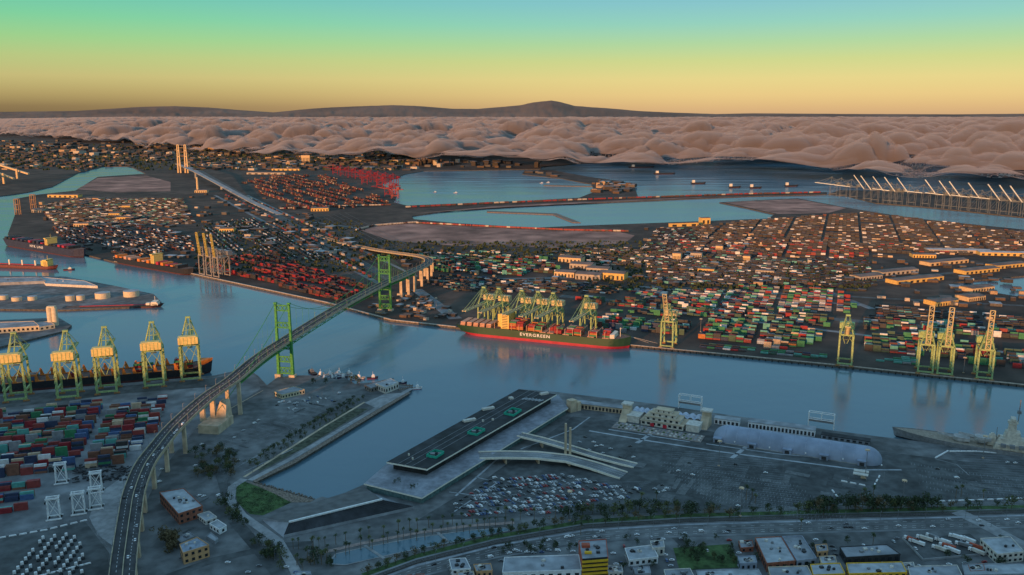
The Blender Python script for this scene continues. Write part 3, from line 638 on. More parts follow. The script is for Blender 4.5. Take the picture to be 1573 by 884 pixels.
# ------------------------------------------------------------------ ships
def hull(root, Ln, B, zr, zd, up, low, bow=.20, stern=.1, rake=9, sheer=3, zb=-1.5, counter=10):
    st = np.linspace(-1, 1, 41); lv = [zb, zr * .5, zr, (zr + zd) / 2, zd]; ring = []
    for s in st:
        row = []
        for j, z in enumerate(lv):
            t = j / 4
            fb = max(0, (s - (1 - 2 * bow)) / (2 * bow)); fs = max(0, (-s - (1 - 2 * stern)) / (2 * stern))
            w = B / 2 * (1 - fb ** (1.5 + 1.6 * t)) * (1 - fs ** 2 * (.75 - .6 * t))
            x = s * Ln / 2 + rake * t * fb - counter * t * fs + counter * .6 * fs
            zz = z + (sheer * t * max(0, fb) ** 1.5 if j >= 3 else 0)
            row.append((x, max(w, .25), zz))
        ring.append(row)
    for a, c, mt, nm in ((0, 2, low, 'boot_topping'), (2, 4, up, 'hull')):
        mb = MB()
        for sgn in (-1, 1):
            vs = [(p[0], p[1] * sgn, p[2]) for r in ring for p in r[a:c + 1]]; w = c - a + 1
            fs_ = []
            for i in range(40):
                for j in range(w - 1):
                    q = (i * w + j, (i + 1) * w + j, (i + 1) * w + j + 1, i * w + j + 1); fs_.append(q if sgn < 0 else q[::-1])
            mb.add(vs, fs_)
        r = ring[0][a:c + 1]
        mb.add([(p[0], p[1] * k, p[2]) for p in r for k in (-1, 1)], [(2 * j + 1, 2 * j, 2 * j + 2, 2 * j + 3) for j in range(len(r) - 1)])
        mb.build(nm, mt, root, smooth=False)
    d = MB(); ed = [r[4] for r in ring]
    d.strip([(p[0], -p[1] + .2, p[2] - .9) for p in ed], [(p[0], p[1] - .2, p[2] - .9) for p in ed]); d.build('deck', DECKM, root)
    return ring
DECKM = mat('ship_deck', (.16, .10, .08), .8, var=.3)
HGREEN = mat('hull_green', (.022, .062, .032), .45, var=.12, scale=.05, spec=.4); HRED = mat('boot_red', (.38, .03, .055), .55, var=.15, scale=.08)
HBLK = mat('hull_black', (.025, .027, .035), .5, var=.2); HORG = mat('cell_guide_orange', (.62, .20, .04), .6, var=.2); HPINK = mat('hatch_salmon', (.55, .30, .20), .65, var=.15)
SUPER = mat('superstructure_lit_yellow', (.72, .52, .16), .6, var=.1); SWHITE = mat('ship_white', (.72, .66, .55), .6, var=.1)  # yellow evening light on the ships' houses is painted into SUPER
def text_mesh(s, size, mt, name='lettering'):
    cu = bpy.data.curves.new(name, 'FONT'); cu.body = s; cu.size = size; cu.align_x = 'CENTER'; cu.align_y = 'CENTER'; cu.extrude = .05; cu.offset = .014 * size; cu.space_character = 1.22
    o = bpy.data.objects.new(name, cu); COL.objects.link(o); me = bpy.data.meshes.new_from_object(o.evaluated_get(bpy.context.evaluated_depsgraph_get()))
    bpy.data.objects.remove(o); me.materials.clear(); me.materials.append(mt); me.name = name; return me
def superstructure(root, x, w, d, h, z, mt, funnel=True):
    mb = MB(); mb.box((x, 0, z + h / 2), (d, w * .8, h)); mb.box((x, 0, z + h + 1.2), (d * .8, w, 2.8)); so_ = mb.build('superstructure', mt, root)
    for k in range(int(h / 3)):
        for sgn in (-1, 1): MB().box((x, sgn * (w * .4 + .06), z + 1.8 + k * 3), (d * .7, .15, 1)).build('window_band', GLASS, so_)
    MB().box((x, 0, z + h + 1.5), (d * .84, w * .98, 1.0)).build('bridge_window_band', GLASS, so_)
    mb = MB(); mb.beam((x, 0, z + h + 2), (x, 0, z + h + 13), .6); mb.beam((x, -3, z + h + 8), (x, 3, z + h + 8), .4); mb.build('mast', mt, root)
    if funnel: mb = MB(); mb.box((x - d * .5 - 7, 0, z + h * .45), (7, 8, h * .9)); mb.build('funnel', mt, root)
QC = []                                        # containers: (x, y, z, heading, colour, length, yard)
def ship_stack(loc, rz, x, y0, y1, n, z, cols, rows=1):
    c, s_ = math.cos(rz), math.sin(rz)
    for r in range(rows):
        for j in range(int((y1 - y0) / 2.6)):
            for k in range(n if isinstance(n, int) else random.randint(*n)):
                lx, ly = x + r * 12.8, y0 + 1.3 + j * 2.6
                QC.append((loc[0] + lx * c - ly * s_, loc[1] + lx * s_ + ly * c, z + k * 2.75, rz, random.choice(cols), 12.2, 'on the deck of the green ship'))
# the green container ship
fw = QF; mid = P(828, 526.5, 0) + Vector((QFL.x, QFL.y, 0)) * 22; srz = math.atan2(QF.y, QF.x)
ev = thing('container_ship', 'long dark green container ship with red waterline moored at the island quay', 'ship', (mid.x, mid.y, 0), srz)
hull(ev, 306, 43, 4.6, 17.5, HGREEN, HRED, bow=.12, stern=.14, rake=4, counter=16)
lt = obj('hull_lettering', text_mesh('EVERGREEN', 11.2, WHITE), ev, (-8, -21.75, 11.6)); lt.rotation_euler = (math.pi / 2, 0, 0); lt.scale = (.80, .66, 1)
superstructure(ev, -66, 40, 15, 25, 17, SUPER)
for k in range(5):                              # stacked hatch covers aft
    mb = MB()
    for q in range(3): mb.box((-146 + k * 12.5, 0, 17.6 + q * 2.4), (8.8, 38 - q * 1.5, 1.9))
    mb.build('hatch_cover_stack', HPINK, ev)
for x in (-84, -52, -38, -24, -10, 4, 18, 32, 46, 60, 74, 88, 102, 116):
    mb = MB(); mb.beam((x, -20, 17), (x, -20, 27), .8); mb.beam((x, 20, 17), (x, 20, 27), .8); mb.beam((x, -20, 27), (x, 20, 27), .9, 1.6); mb.beam((x, 0, 17), (x, 0, 27), .6); mb.build('lashing_bridge', HPINK, ev)
for x in (-2, 12, 40, 84, 110): MB().box((x + 7, 0, 17.4), (11.5, 38, 1.6)).build('hatch_cover', HPINK, ev)
mb = MB(); mb.beam((138, 0, 18), (138, 0, 34), .7); mb.beam((138, -3, 28), (138, 3, 28), .4); mb.build('foremast', SWHITE, ev)
mb = MB(); mb.prism([(124, -17), (131, -13), (131, 13), (124, 17)], 17, 24); mb.build('breakwater_plate', SWHITE, ev)
ER = ['red', 'red', 'red', 'green', 'orange', 'grey']
for x, n, y0, y1, rw in ((-50, (3, 5), -19, 19, 1), (-37, (4, 5), -19, 19, 1), (-16, (2, 4), -19, 12, 2), (20, (2, 3), -4, 19, 1), (33, (1, 3), -19, 0, 1), (54, (2, 4), -19, 19, 1), (68, (3, 4), -19, 6, 1), (95, (1, 3), -17, 4, 1), (117, (2, 4), -14, 6, 1)):
    ship_stack((mid.x, mid.y), srz, x, y0, y1, n, 18.4, ER, rw)
# mooring lines at the bow
for k, (dx, dy) in enumerate(((30, 4), (45, 6))):
    mb = MB(); mb.beam((150, 10, 18), (150 + dx, 26 + dy, LZ + .5), .35); mb.build('mooring_line', OFFW, ev)
# dark open-hold ship under the near cranes
wq = P(160, 591, 0); ql = math.atan2(QL.y, QL.x); m2 = P(325, 578, 0) + QLW * 21 - QL * 168
od = thing('container_ship', 'dark ship with orange cell guides moored under the near cranes', 'ship', (m2.x, m2.y, 0), ql)
hull(od, 330, 38, 3, 13, HBLK, mat('boot_dark', (.09, .03, .03), .6), bow=.10, stern=.1, rake=5, sheer=6)
for i in range(20):
    x = -140 + i * 14.3
    mb = MB(); mb.box((x + 5, -16.5, 13), (11, 3, 1.2)); mb.box((x + 5, 16.5, 13), (11, 3, 1.2)); mb.build('side_coaming', HORG, od)
    mb = MB()
    for s in (-1, 1): mb.add([(x - 1, s * 17 - .6, 12), (x + 5, s * 17 - .6, 12), (x + 1, s * 17 - .6, 23), (x - 1, s * 17 - .6, 23), (x - 1, s * 17 + .6, 12), (x + 5, s * 17 + .6, 12), (x + 1, s * 17 + .6, 23), (x - 1, s * 17 + .6, 23)], [(0, 1, 2, 3), (7, 6, 5, 4), (1, 5, 6, 2), (0, 3, 7, 4), (3, 2, 6, 7)])
    mb.beam((x, -16, 21), (x, 16, 21), 1.0, 1.6); mb.build('cell_guide', HORG, od)
mb = MB(); mb.add([(150, -11, 13), (150, 11, 13), (168, 0, 15), (150, -12, 21), (150, 12, 21), (171, 0, 23)], [(0, 2, 5, 3), (1, 4, 5, 2), (0, 3, 4, 1), (3, 5, 4)]); mb.build('forecastle', HORG, od)
for x, y0, y1, n in ((-76, -13, 13, (1, 3)), (-20, -13, 4, (1, 2)), (8, -13, 0, 1), (66, -12, 13, (2, 4)), (80, -12, 13, (1, 3)), (122, -10, 10, (2, 4)), (136, -9, 9, (1, 3))):
    c, s_ = math.cos(ql), math.sin(ql)
    for j in range(int((y1 - y0) / 2.6)):
        for k in range(n if isinstance(n, int) else random.randint(*n)):
            lx, ly = x, y0 + j * 2.6; QC.append((m2.x + lx * c - ly * s_, m2.y + lx * s_ + ly * c, 14 + k * 2.75, ql, random.choice(['red', 'blue', 'grey', 'darkred', 'green', 'orange']), 12.2, 'on the dark ship under the near cranes'))
# ships at the far left quays
def far_ship(label, pa, pb, B, zd, up, sx, sm, text=None, low=None, cols=None, hh=20):
    a, c = P(*pa, 0), P(*pb, 0); d = c - a; Ln = d.length; m_ = (a + c) / 2; rz = math.atan2(d.y, d.x); nn = Vector((-d.y, d.x, 0)).normalized()
    m_ = m_ + nn * B / 2; sh = thing('cargo_ship', label, 'ship', (m_.x, m_.y, 0), rz)
    hull(sh, Ln, B, 2.5, zd, up, low or mat('boot_dark', (.09, .03, .03), .6), bow=.1); superstructure(sh, sx * Ln / 2, B, 14, hh, zd, sm)
    if text: t_ = obj('hull_lettering', text_mesh(text, 12, WHITE), sh, (-Ln * .02, -B / 2 - .2, zd * .62)); t_.rotation_euler = (math.pi / 2, 0, 0); t_.scale = (1.2, .8, 1)
    return sh, Ln, rz, m_
HNAVY = mat('hull_navy', (.035, .04, .075), .5)
s1, Ln, rz, m_ = far_ship('navy container ship with white hull lettering at the channel bend', (5, 378), (118, 397), 36, 22, HNAVY, .2, SUPER, 'NYK LINE', hh=18)
for i in range(16):
    x = -Ln / 2 + 16 + i * (Ln - 40) / 16
    if abs(x - .1 * Ln) > 14: MB().box((x, 0, 22 + 4), (12, 33, random.choice((3, 6, 9)))).build('deck_cargo', random.choice([HRED, HNAVY, DARK, mat('rust_box', (.30, .08, .05), .7)]), s1)
s2, Ln, rz, m_ = far_ship('low red-brown tanker with four pale deck posts and yellow-lit aft house', (-20, 411), (80, 415), 26, 8, mat('hull_maroon', (.16, .05, .05), .6), .78, SUPER, hh=14)
for i in range(4): MB().box((-Ln * .4 + i * Ln * .2, 0, 14), (3.5, 3.5, 13)).build('deck_post', SWHITE, s2)
mb = MB(); mb.box((-Ln * .1, 0, 9), (Ln * .6, 3, 1.5)); mb.build('pipe_rack', HRED, s2)
s3, Ln, rz, m_ = far_ship('dark container ship with yellow-lit house and red deck boxes by the raised cranes', (174, 404), (286, 424), 32, 15, HBLK, .1, SUPER, hh=22)
for i in range(14):
    x = -Ln / 2 + 14 + i * (Ln - 34) / 14
    if abs(x - .05 * Ln) > 13: MB().box((x, 0, 15 + 3), (11, 29, random.choice((3, 6, 8)))).build('deck_cargo', random.choice([HRED, HORG, DARK, HPINK]), s3)
s4, Ln, rz, m_ = far_ship('low tank barge with dark red hull beside the oil tanks', (98, 477), (244, 473), 20, 4.5, HBLK, .9, SWHITE, hh=5)
MB().box((0, 0, 5.5), (Ln * .7, 4, 1)).build('pipe_rack', HRED, s4)
def small_boat(px, Ln, label, rz, house=SWHITE, hullm=HBLK):
    p = P(*px, 0); r = thing('small_boat', label, 'boat', (p.x, p.y, 0), rz, 'small craft on the water')
    hull(r, Ln, Ln * .3, .6, 2.4, hullm, HRED, bow=.25, rake=1, sheer=1, counter=1, zb=-.5)
    mb = MB(); mb.box((Ln * .08, 0, 3.6), (Ln * .3, Ln * .2, 3)); mb.box((Ln * .1, 0, 5.8), (Ln * .18, Ln * .16, 1.8)); mb.beam((Ln * .05, 0, 6), (Ln * .05, 0, 11), .3); mb.build('wheelhouse', house, r)
small_boat((106, 415), 26, 'small dark tug under way in the far channel', .3)
small_boat((480, 574), 24, 'grey workboat moored beside the near bridge tower', 2.2, GREYS)
for x, y, s_ in ((1020, 268, 60), (1072, 283, 34), (985, 258, 80), (1128, 289, 26), (1160, 290, 26), (1215, 287, 30)):
    p = P(x, y, 0); r = thing('anchored_ship', 'distant ship at anchor on the dark water under the fog', 'ship', (p.x, p.y, 0), .2, 'ships anchored offshore')
    hull(r, s_ * 2.4, s_ * .36, 2, 9, HBLK, mat('boot_dark', (.09, .03, .03), .6), bow=.15); MB().box((-s_ * .8, 0, 15), (14, s_ * .3, 16)).build('superstructure', SWHITE, r)
for i, (x, y) in enumerate(((492, 578), (498, 584), (506, 577), (511, 583), (522, 576), (526, 582), (537, 576), (541, 583), (553, 582), (572, 582), (618, 590), (640, 598))):
    small_boat((x, y), random.uniform(10, 17), 'pale pleasure boat berthed at the marina by the bridge tower' if x < 560 else 'pale launch lying off the jetty tip', random.uniform(0, 3), WHITE, random.choice([WHITE, OFFW, HNAVY]))
for x, y in ((832, 282), (842, 281), (700, 297), (668, 296)):
    small_boat((x, y), 22, 'tiny pale boat on the far basin', .5, WHITE, WHITE)
# grey battleship at the right-hand wharf
qd = (P(1282, 662) - P(1000, 620)).normalized(); qn = Vector((-qd.y, qd.x, 0))
bowp = P(1371, 664, 6); c_ = Vector((bowp.x, bowp.y, 0)) + qd * 140 + qn * 2
NAVY = mat('navy_grey', (.20, .21, .225), .6, var=.2, scale=.3); TEAK = mat('teak_deck', (.30, .25, .20), .8, var=.25, scale=.5)
bs = thing('battleship', 'grey museum battleship with gun turrets and tall mast at the wharf', 'ship', c_, math.atan2(-qd.y, -qd.x))
DECKM = TEAK
hull(bs, 270, 33, 2, 8, NAVY, HBLK, bow=.33, stern=.1, rake=6, sheer=4)
DECKM = MATS['ship_deck']
for x, z in ((66, 9), (44, 12.5), (-74, 7.5)):
    tu = MB(); tu.cyl((x, 0, z - 2), 6.5, 3, 20); s = 1 if x > 0 else -1
    tu.prism([(x - 9 * s, -7), (x + 5 * s, -7), (x + 8 * s, -4), (x + 8 * s, 4), (x + 5 * s, 7), (x - 9 * s, 7)], z, z + 4); t_ = tu.build('gun_turret', mat('turret_grey', (.36, .36, .36), .6), bs)
    for y in (-3, 0, 3): g_ = MB(); g_.beam((x + 7 * s, y, z + 2.4), (x + 25 * s, y, z + 4.2), 1.1, w2=.7); g_.build('gun_barrel', MATS['turret_grey'], t_)
mb = MB(); mb.box((4, 0, 10), (58, 22, 7), top=.92); mb.box((8, 0, 16), (40, 17, 6), top=.9); mb.box((14, 0, 23), (18, 13, 9), top=.8); mb.box((15, 0, 32), (9, 9, 10), top=.8); mb.cyl((15, 0, 37), 5.5, 3, 16); mb.box((15, 0, 42), (5, 12, 3)); mb.build('superstructure', mat('navy_pale', (.54, .50, .43), .6), bs)
for x in (-8, -32): mb = MB(); mb.cyl((x, 0, 14), 5.5, 15, 16, r2=4.6); mb.build('funnel', NAVY, bs)
mb = MB(); mb.beam((10, 0, 40), (10, 0, 66), .9); mb.beam((10, -7, 54), (10, 7, 54), .6); mb.beam((10, -4, 60), (10, 4, 60), .5); mb.box((10, 0, 51), (4, 5, 3)); mb.beam((-18, 0, 20), (-18, 0, 50), .9); mb.beam((-18, -5, 42), (-18, 5, 42), .6)
mb.build('mast', NAVY, bs)
BPALE = MATS['navy_pale']
for x, y, w, h in ((34, 0, 9, 12), (27, 6, 6, 9), (27, -6, 6, 9), (46, 0, 6, 5), (-14, 8, 7, 10), (-14, -8, 7, 10), (-40, 0, 12, 9), (-52, 0, 8, 6)):
    mb = MB(); mb.box((x, y, 8 + h / 2), (w, w * .8, h), top=.75); mb.cyl((x, y, 8 + h), w * .3, 2.2, 12, r2=w * .2); mb.build('director_tower', BPALE if h > 8 else NAVY, bs)
for x, h in ((30, 30), (-6, 44), (-40, 32)): mb = MB(); mb.beam((x, 0, 12), (x, 0, h), .6); mb.beam((x, -5, h * .8), (x, 5, h * .8), .4); mb.build('aerial', NAVY, bs)
mb = MB()
for k in range(30):
    for s in (-1, 1): mb.beam((120 - k * 8, s * (4 + min(k, 9) * 1.25), 8), (120 - k * 8, s * (4 + min(k, 9) * 1.25), 9.6), .2)
mb.build('guard_rail', NAVY, bs)
for k in range(6):
    for s in (-1, 1): mb = MB(); x = -22 + k * 9; mb.box((x, s * 12, 12.5), (5, 4.5, 3.6)); mb.beam((x, s * 13, 13), (x + 6, s * 15, 14.5), .4); mb.build('secondary_turret', NAVY, bs)
# ------------------------------------------------------------------ cruise terminal
GLZ = mat('terminal_glass', (.10, .17, .17), .2, spec=.6)
TURQ = mat('turquoise_screen', (.03, .38, .27), .5, var=.12)
FASC = mat('cream_fascia', (.78, .74, .64), .6, var=.1)
ct = thing('cruise_terminal', 'long cruise terminal with black roof and three turquoise rooftop screens', 'terminal', P(700, 690))
off = ct.location
def loc(p): return (p[0] - off.x, p[1] - off.y, p[2] - off.z)
def slab(px, z, th, mt, name, parent=None, topm=None, base=ct):
    pts = [P2(x, y, z) for x, y in px]; o_ = base.location
    mb = MB(); mb.prism([(p[0] - o_.x, p[1] - o_.y) for p in pts], z - th - o_.z, z - o_.z, 0, 1 if topm else None)
    return mb.build(name, [mt, topm] if topm else mt, parent or base)
LOW = [(559, 743), (594, 713), (797, 603), (858, 607), (873, 627), (648, 765)]
slab([(563, 745), (598, 716), (800, 607), (856, 610), (869, 628), (648, 764)], 10.6, 6.9, GLZ, 'lower_wall')
slab(LOW, 12.2, 1.5, FASC, 'lower_roof', topm=mat('terrace_grey', (.23, .25, .29), .8, var=.15, scale=.2, big=(.05, .2)))
slab([(604, 709), (655, 718), (846, 610), (802, 604)], 21, 8.7, BLACKROOF, 'upper_wall')
up = slab([(594, 710), (656, 721), (855, 606), (797, 598)], 23, 1.7, FASC, 'upper_roof', topm=BLACKROOF)
for x, y in ((668, 699), (731, 664), (787, 634)):            # turquoise screens: open rectangular frames round plant
    a, b_, c_, d_ = P(x - 13, y + 3, 23), P(x + 2, y + 6, 23), P(x + 14, y - 2, 23), P(x, y - 5, 23)
    mb = MB()
    for p, q in ((a, b_), (b_, c_), (c_, d_), (d_, a)): mb.beam(Vector(loc(p)) + Vector((0, 0, 1.4)), Vector(loc(q)) + Vector((0, 0, 1.4)), .6, 2.8)
    sc = mb.build('plant_screen', TURQ, ct)
    m_ = Vector(loc((a + b_ + c_ + d_) / 4)); mb = MB(); mb.box((m_.x - 3, m_.y, 1.2 + m_.z), (5, 4, 2.4)); mb.box((m_.x + 4, m_.y + 2, .9 + m_.z), (3, 3, 1.8)); mb.build('plant_unit', GREYS, sc)
for x, y, w, d in ((721, 647, 16, 5), (750, 629, 16, 5), (785, 613, 5, 5), (836, 606, 12, 5), (628, 700, 1.5, 1.5), (634, 706, 1.5, 1.5), (742, 648, 2, 2), (757, 646, 2, 2)):
    p = loc(P(x, y, 23)); MB().box((p[0], p[1], p[2] + 1.2), (w, d, 2.4), .5).build('rooftop_unit', OFFW, up)
for i in range(6): p = loc(P(806 + i * 5, 613 + i * .6, 23)); MB().box((p[0], p[1], p[2] + .3), (2, 9, .6), -.9).build('skylight', PALEROOF, up)
mb = MB()
for q in (.28, .45, .62):
    a = Vector(loc(P(594, 710, 23.1))).lerp(Vector(loc(P(656, 721, 23.1))), q); c_ = Vector(loc(P(797, 598, 23.1))).lerp(Vector(loc(P(855, 606, 23.1))), q); mb.beam(a, c_, .5, .4)
mb.build('roof_seam', GREYS, up)
for i in range(22):                                            # mullions on the long lower front
    a = P(650, 762, 4).lerp(P(868, 629, 4), (i + .5) / 22); p = loc(a); MB().box((p[0] + .6, p[1] - .6, 3.2), (.7, .7, 6.4), .5).build('front_column', FASC, ct)
for i in range(8):
    a = P(655, 719, 12.2).lerp(P(850, 610, 12.2), (i + .5) / 8); p = loc(a); MB().box((p[0] + 2, p[1] - 1, p[2] + 4.2), (1.1, 1.1, 8.4), .5).build('canopy_column', FASC, ct)
p = loc(P(625, 763)); MB().box((p[0], p[1], 4), (10, 8, 8), .5).build('stair_tower', FASC, ct)
p = loc(P(878, 632)); mb = MB(); mb.box((p[0], p[1], 8), (10, 9, 16), .6); mb.box((p[0] + 8, p[1] + 5, 6), (6, 8, 12), .6); mb.build('end_tower', CREAM, ct)
# ramps down to the lot
def ramp_strip(label, px, w, name='vehicle_ramp'):
    pts = [P(x, y, z) for x, y, z in px]; o_ = pts[0]; r = thing(name, label, 'ramp', (o_.x, o_.y, 0)); A = []; B = []
    for i, p in enumerate(pts):
        d = pts[min(i + 1, len(pts) - 1)] - pts[max(i - 1, 0)]; d.z = 0; d.normalize(); q = Vector((-d.y, d.x, 0)) * w / 2; p = p - Vector((o_.x, o_.y, 0)); A.append(p + q); B.append(p - q)
    mb = MB(); mb.strip(B, A); mb.strip([v - Vector((0, 0, .9)) for v in A], [v - Vector((0, 0, .9)) for v in B]); mb.build('roadway', YARD, r)
    for q in (.25, .5, .75):
        mb = MB(); C_ = [a_.lerp(b2_, q) + Vector((0, 0, .05)) for a_, b2_ in zip(A, B)]; mb.strip([v + Vector((0, .12, 0)) for v in C_], [v - Vector((0, .12, 0)) for v in C_]); mb.build('lane_line', WHITE, r)
    for e in (A, B):
        mb = MB()
        for a, c_ in zip(e[:-1], e[1:]): mb.beam(a + Vector((0, 0, .1)), c_ + Vector((0, 0, .1)), .7, 2.4)
        mb.build('parapet', FASC, r)
    for i in range(1, len(pts) - 1):
        q = (A[i] + B[i]) / 2
        if q.z > 6: MB().box((q.x, q.y, (q.z - .9 + LZ) / 2), (1.6, w * .7, q.z - .9 - LZ), .3).build('ramp_pier', CREAM, r)
    return r
ramp_strip('wide ramp with pale parapet curving from the terminal deck to the car park', [(736, 700, 12.4), (775, 699, 12), (825, 700, 11), (872, 705, 9.5), (912, 716, 6.8), (958, 731, 3.9)], 19)
ramp_strip('ramp beside the twin pylon running down to the lot', [(798, 668, 12.4), (832, 676, 11.6), (874, 688, 9.5), (917, 701, 6.5), (976, 716, 3.9)], 12)
pyb = P(872, 706); py = thing('twin_pylon', 'pair of slim cream pylons standing between the terminal ramps', 'pylon', pyb)
for dx, h in ((-2.6, 43), (2.6, 38)): MB().box((dx, 0, h / 2), (2.8, 3.2, h), top=.8).build('pylon_shaft', CREAM, py)
MB().box((0, 0, 1), (12, 8, 2)).build('plinth', CREAM, py)
# low dark shed with a white ridge beside the inlet
sh = thing('dark_shed', 'long low dark shed with a bright white ridge beside the inlet', 'shed', P(510, 790)); so_ = sh.location
def w3(x, y, z): p = P(x, y, z); return (p.x - so_.x, p.y - so_.y, z - so_.z)
rA, rB = w3(444, 803, 12), w3(587, 768, 12); e1, e2 = w3(404, 796, 6.5), w3(560, 748, 6.5); f1, f2 = w3(436, 822, 6.5), w3(636, 778, 6.5)
mb = MB(); mb.add([e1, e2, rB, rA], [(0, 3, 2, 1)]); mb.build('roof_slope', mat('shed_roof_grey', (.12, .125, .13), .8, var=.25, scale=.1), sh)
mb = MB(); mb.add([rA, rB, f2, f1], [(0, 3, 2, 1)]); mb.build('roof_slope', BLACKROOF, sh)
mb = MB(); dn = lambda q, z=0: (q[0], q[1], z)
for a, c_ in ((e1, e2), (f1, f2)): mb.add([a, c_, dn(c_), dn(a)], [(0, 1, 2, 3)])
mb.add([e1, rA, f1, dn(f1), dn(e1)], [(0, 1, 2, 3, 4)]); mb.add([e2, rB, f2, dn(f2), dn(e2)], [(0, 1, 2, 3, 4)]); mb.build('wall', GREYROOF, sh)
mb = MB(); mb.beam(Vector(rA) + Vector((0, 0, .6)), Vector(rB) + Vector((0, 0, .6)), 2.0, 1.4); mb.build('ridge_cap', WHITE, sh)
for i in range(28): a = Vector(rA).lerp(Vector(rB), (i + .5) / 28); b_ = Vector(f1).lerp(Vector(f2), (i + .5) / 28); mb = MB(); mb.beam(a.lerp(b_, .06) + Vector((0, 0, .2)), b_ + Vector((0, 0, .15)), .35, .3); mb.build('roof_rib', DARK, sh)

# ------------------------------------------------------------------ wharf-side buildings of the passenger pier
qrz = math.atan2(qd.y, qd.x)
def gallery(label, a, c_, w, h, nb, wall, roofm, name='wharf_gallery', op=DARK, arch=False):
    pa, pb = P(*a), P(*c_); d = pb - pa; Ln = d.length; m_ = (pa + pb) / 2; r = thing(name, label, 'building', m_, math.atan2(d.y, d.x))
    MB().box((0, 0, h / 2), (Ln, w, h)).build('wall', wall, r)
    MB().box((0, 0, h + .4), (Ln + 1.2, w + 1.2, .8)).build('roof', roofm, r)
    for i in range(nb):
        x = -Ln / 2 + (i + .5) * Ln / nb; wd = Ln / nb * .55
        MB().box((x, -w / 2 - .05, h * .42), (wd, .3, h * .6)).build('opening', op, r)
        MB().box((x + Ln / nb * .5, -w / 2 - .3, h * .5), (wd * .35, .7, h)).build('pilaster', wall, r) if i < nb - 1 else None
    return r
gallery('low arcaded shed running along the wharf from the terminal corner', (884, 625), (958, 634), 12, 7, 14, CREAM, GREYROOF)
gallery('white wharf gallery with a long row of dark openings behind the dome', (1150, 655), (1252, 669), 14, 8, 18, WHITE, GREYROOF)
gallery('white wharf pavilion with round openings beside the stepped building', (1098, 649), (1136, 654), 11, 7, 6, WHITE, PALEROOF)
gallery('plain grey quay shed beyond the dome', (1262, 671), (1336, 682), 10, 4, 8, GREYROOF, BLACKROOF)
st = thing('stepped_pavilion', 'stepped cream passenger building with red doors facing the lot', 'building', P(1020, 653), qrz)
for k, (w, d, z0, z1) in enumerate(((54, 26, 0, 6), (44, 21, 6, 11), (32, 16, 11, 16), (20, 11, 16, 20))):
    MB().box((0, 2, (z0 + z1) / 2), (w, d, z1 - z0)).build('storey', OFFW, st)
    MB().box((0, 2, z1 + .25), (w + 2, d + 2, .6)).build('cornice', CREAM, st)
    for i in range(max(3, 8 - 2 * k)): MB().box((-w / 2 + (i + .5) * w / max(3, 8 - 2 * k), 2 - d / 2 - .06, (z0 + z1) / 2 + .3), (w / 14, .25, (z1 - z0) * .5)).build('window', GLASS, st)
for x in (-12, 4): MB().box((x, 2 - 13 - .2, 2), (5, .5, 4)).build('red_door', mat('door_red', (.55, .03, .05), .5), st)
for x in (-38, 38): mb = MB(); mb.box((x, 0, 4), (16, 18, 8)); mb.box((x, 0, 8.4), (17, 19, .8)); mb.build('wing', OFFW, st)
for px in ((962, 643), (1084, 654)):
    t_ = thing('wharf_tower', 'cream square wharf tower with flat cap beside the scalloped awning', 'tower', P(*px), qrz, 'pair of wharf towers')
    mb = MB(); mb.box((0, 4, 9), (11, 10, 18), top=.9); mb.build('shaft', CREAM, t_); MB().box((0, 4, 19), (13, 12, 2)).build('cap', OFFW, t_)
    mb = MB(); mb.add([(-5, -16, 0), (5, -16, 0), (5, -1, 13), (-5, -1, 13), (-5, -1, 0), (5, -1, 0)], [(0, 1, 2, 3), (1, 5, 2), (0, 3, 4)]); mb.build('sloping_stair', CREAM, t_)
AWN = mat('awning_blue_white', (.45, .50, .60), .7)
for lab, a, c_ in (('scalloped pale awning on the terminal side of the stepped building', (972, 638), (1004, 643)), ('scalloped pale awning on the dome side of the stepped building', (1036, 646), (1078, 652))):
    pa, pb = P(*a), P(*c_); d = pb - pa; aw = thing('scalloped_awning', lab, 'awning', (pa + pb) / 2, math.atan2(d.y, d.x)); n_ = 4
    for i in range(n_):
        mb = MB(); w = d.length / n_; x0 = -d.length / 2 + i * w; A = []; B = []
        for k in range(9): t_ = k / 8; A.append((x0 + t_ * w, -6, 6 + 2.6 * math.sin(math.pi * t_))); B.append((x0 + t_ * w, 7, 8 + 2.6 * math.sin(math.pi * t_)))
        mb.strip(A, B); mb.build('awning_bay', AWN, aw)
    for i in range(n_ + 1): MB().box((-d.length / 2 + i * d.length / n_, -5.6, 3), (.6, .6, 6)).build('awning_post', WHITE, aw)
    MB().box((0, 6, 3.6), (d.length, 6, 7.2)).build('wall', OFFW, aw)
ter = thing('forecourt_terrace', 'paved forecourt with rows of planters before the stepped building', 'terrace', P(1010, 664), qrz)
MB().box((0, 0, .3), (112, 22, .6)).build('paving', mat('terrace_tan', (.28, .24, .22), .85, var=.25, scale=.3), ter)
for i in range(22):
    for j in (-1, 0, 1): MB().box((-52 + i * 5, j * 7, .9), (2.2, 3, .8)).build('planter', random.choice([OFFW, GREYROOF, GRASS]), ter)
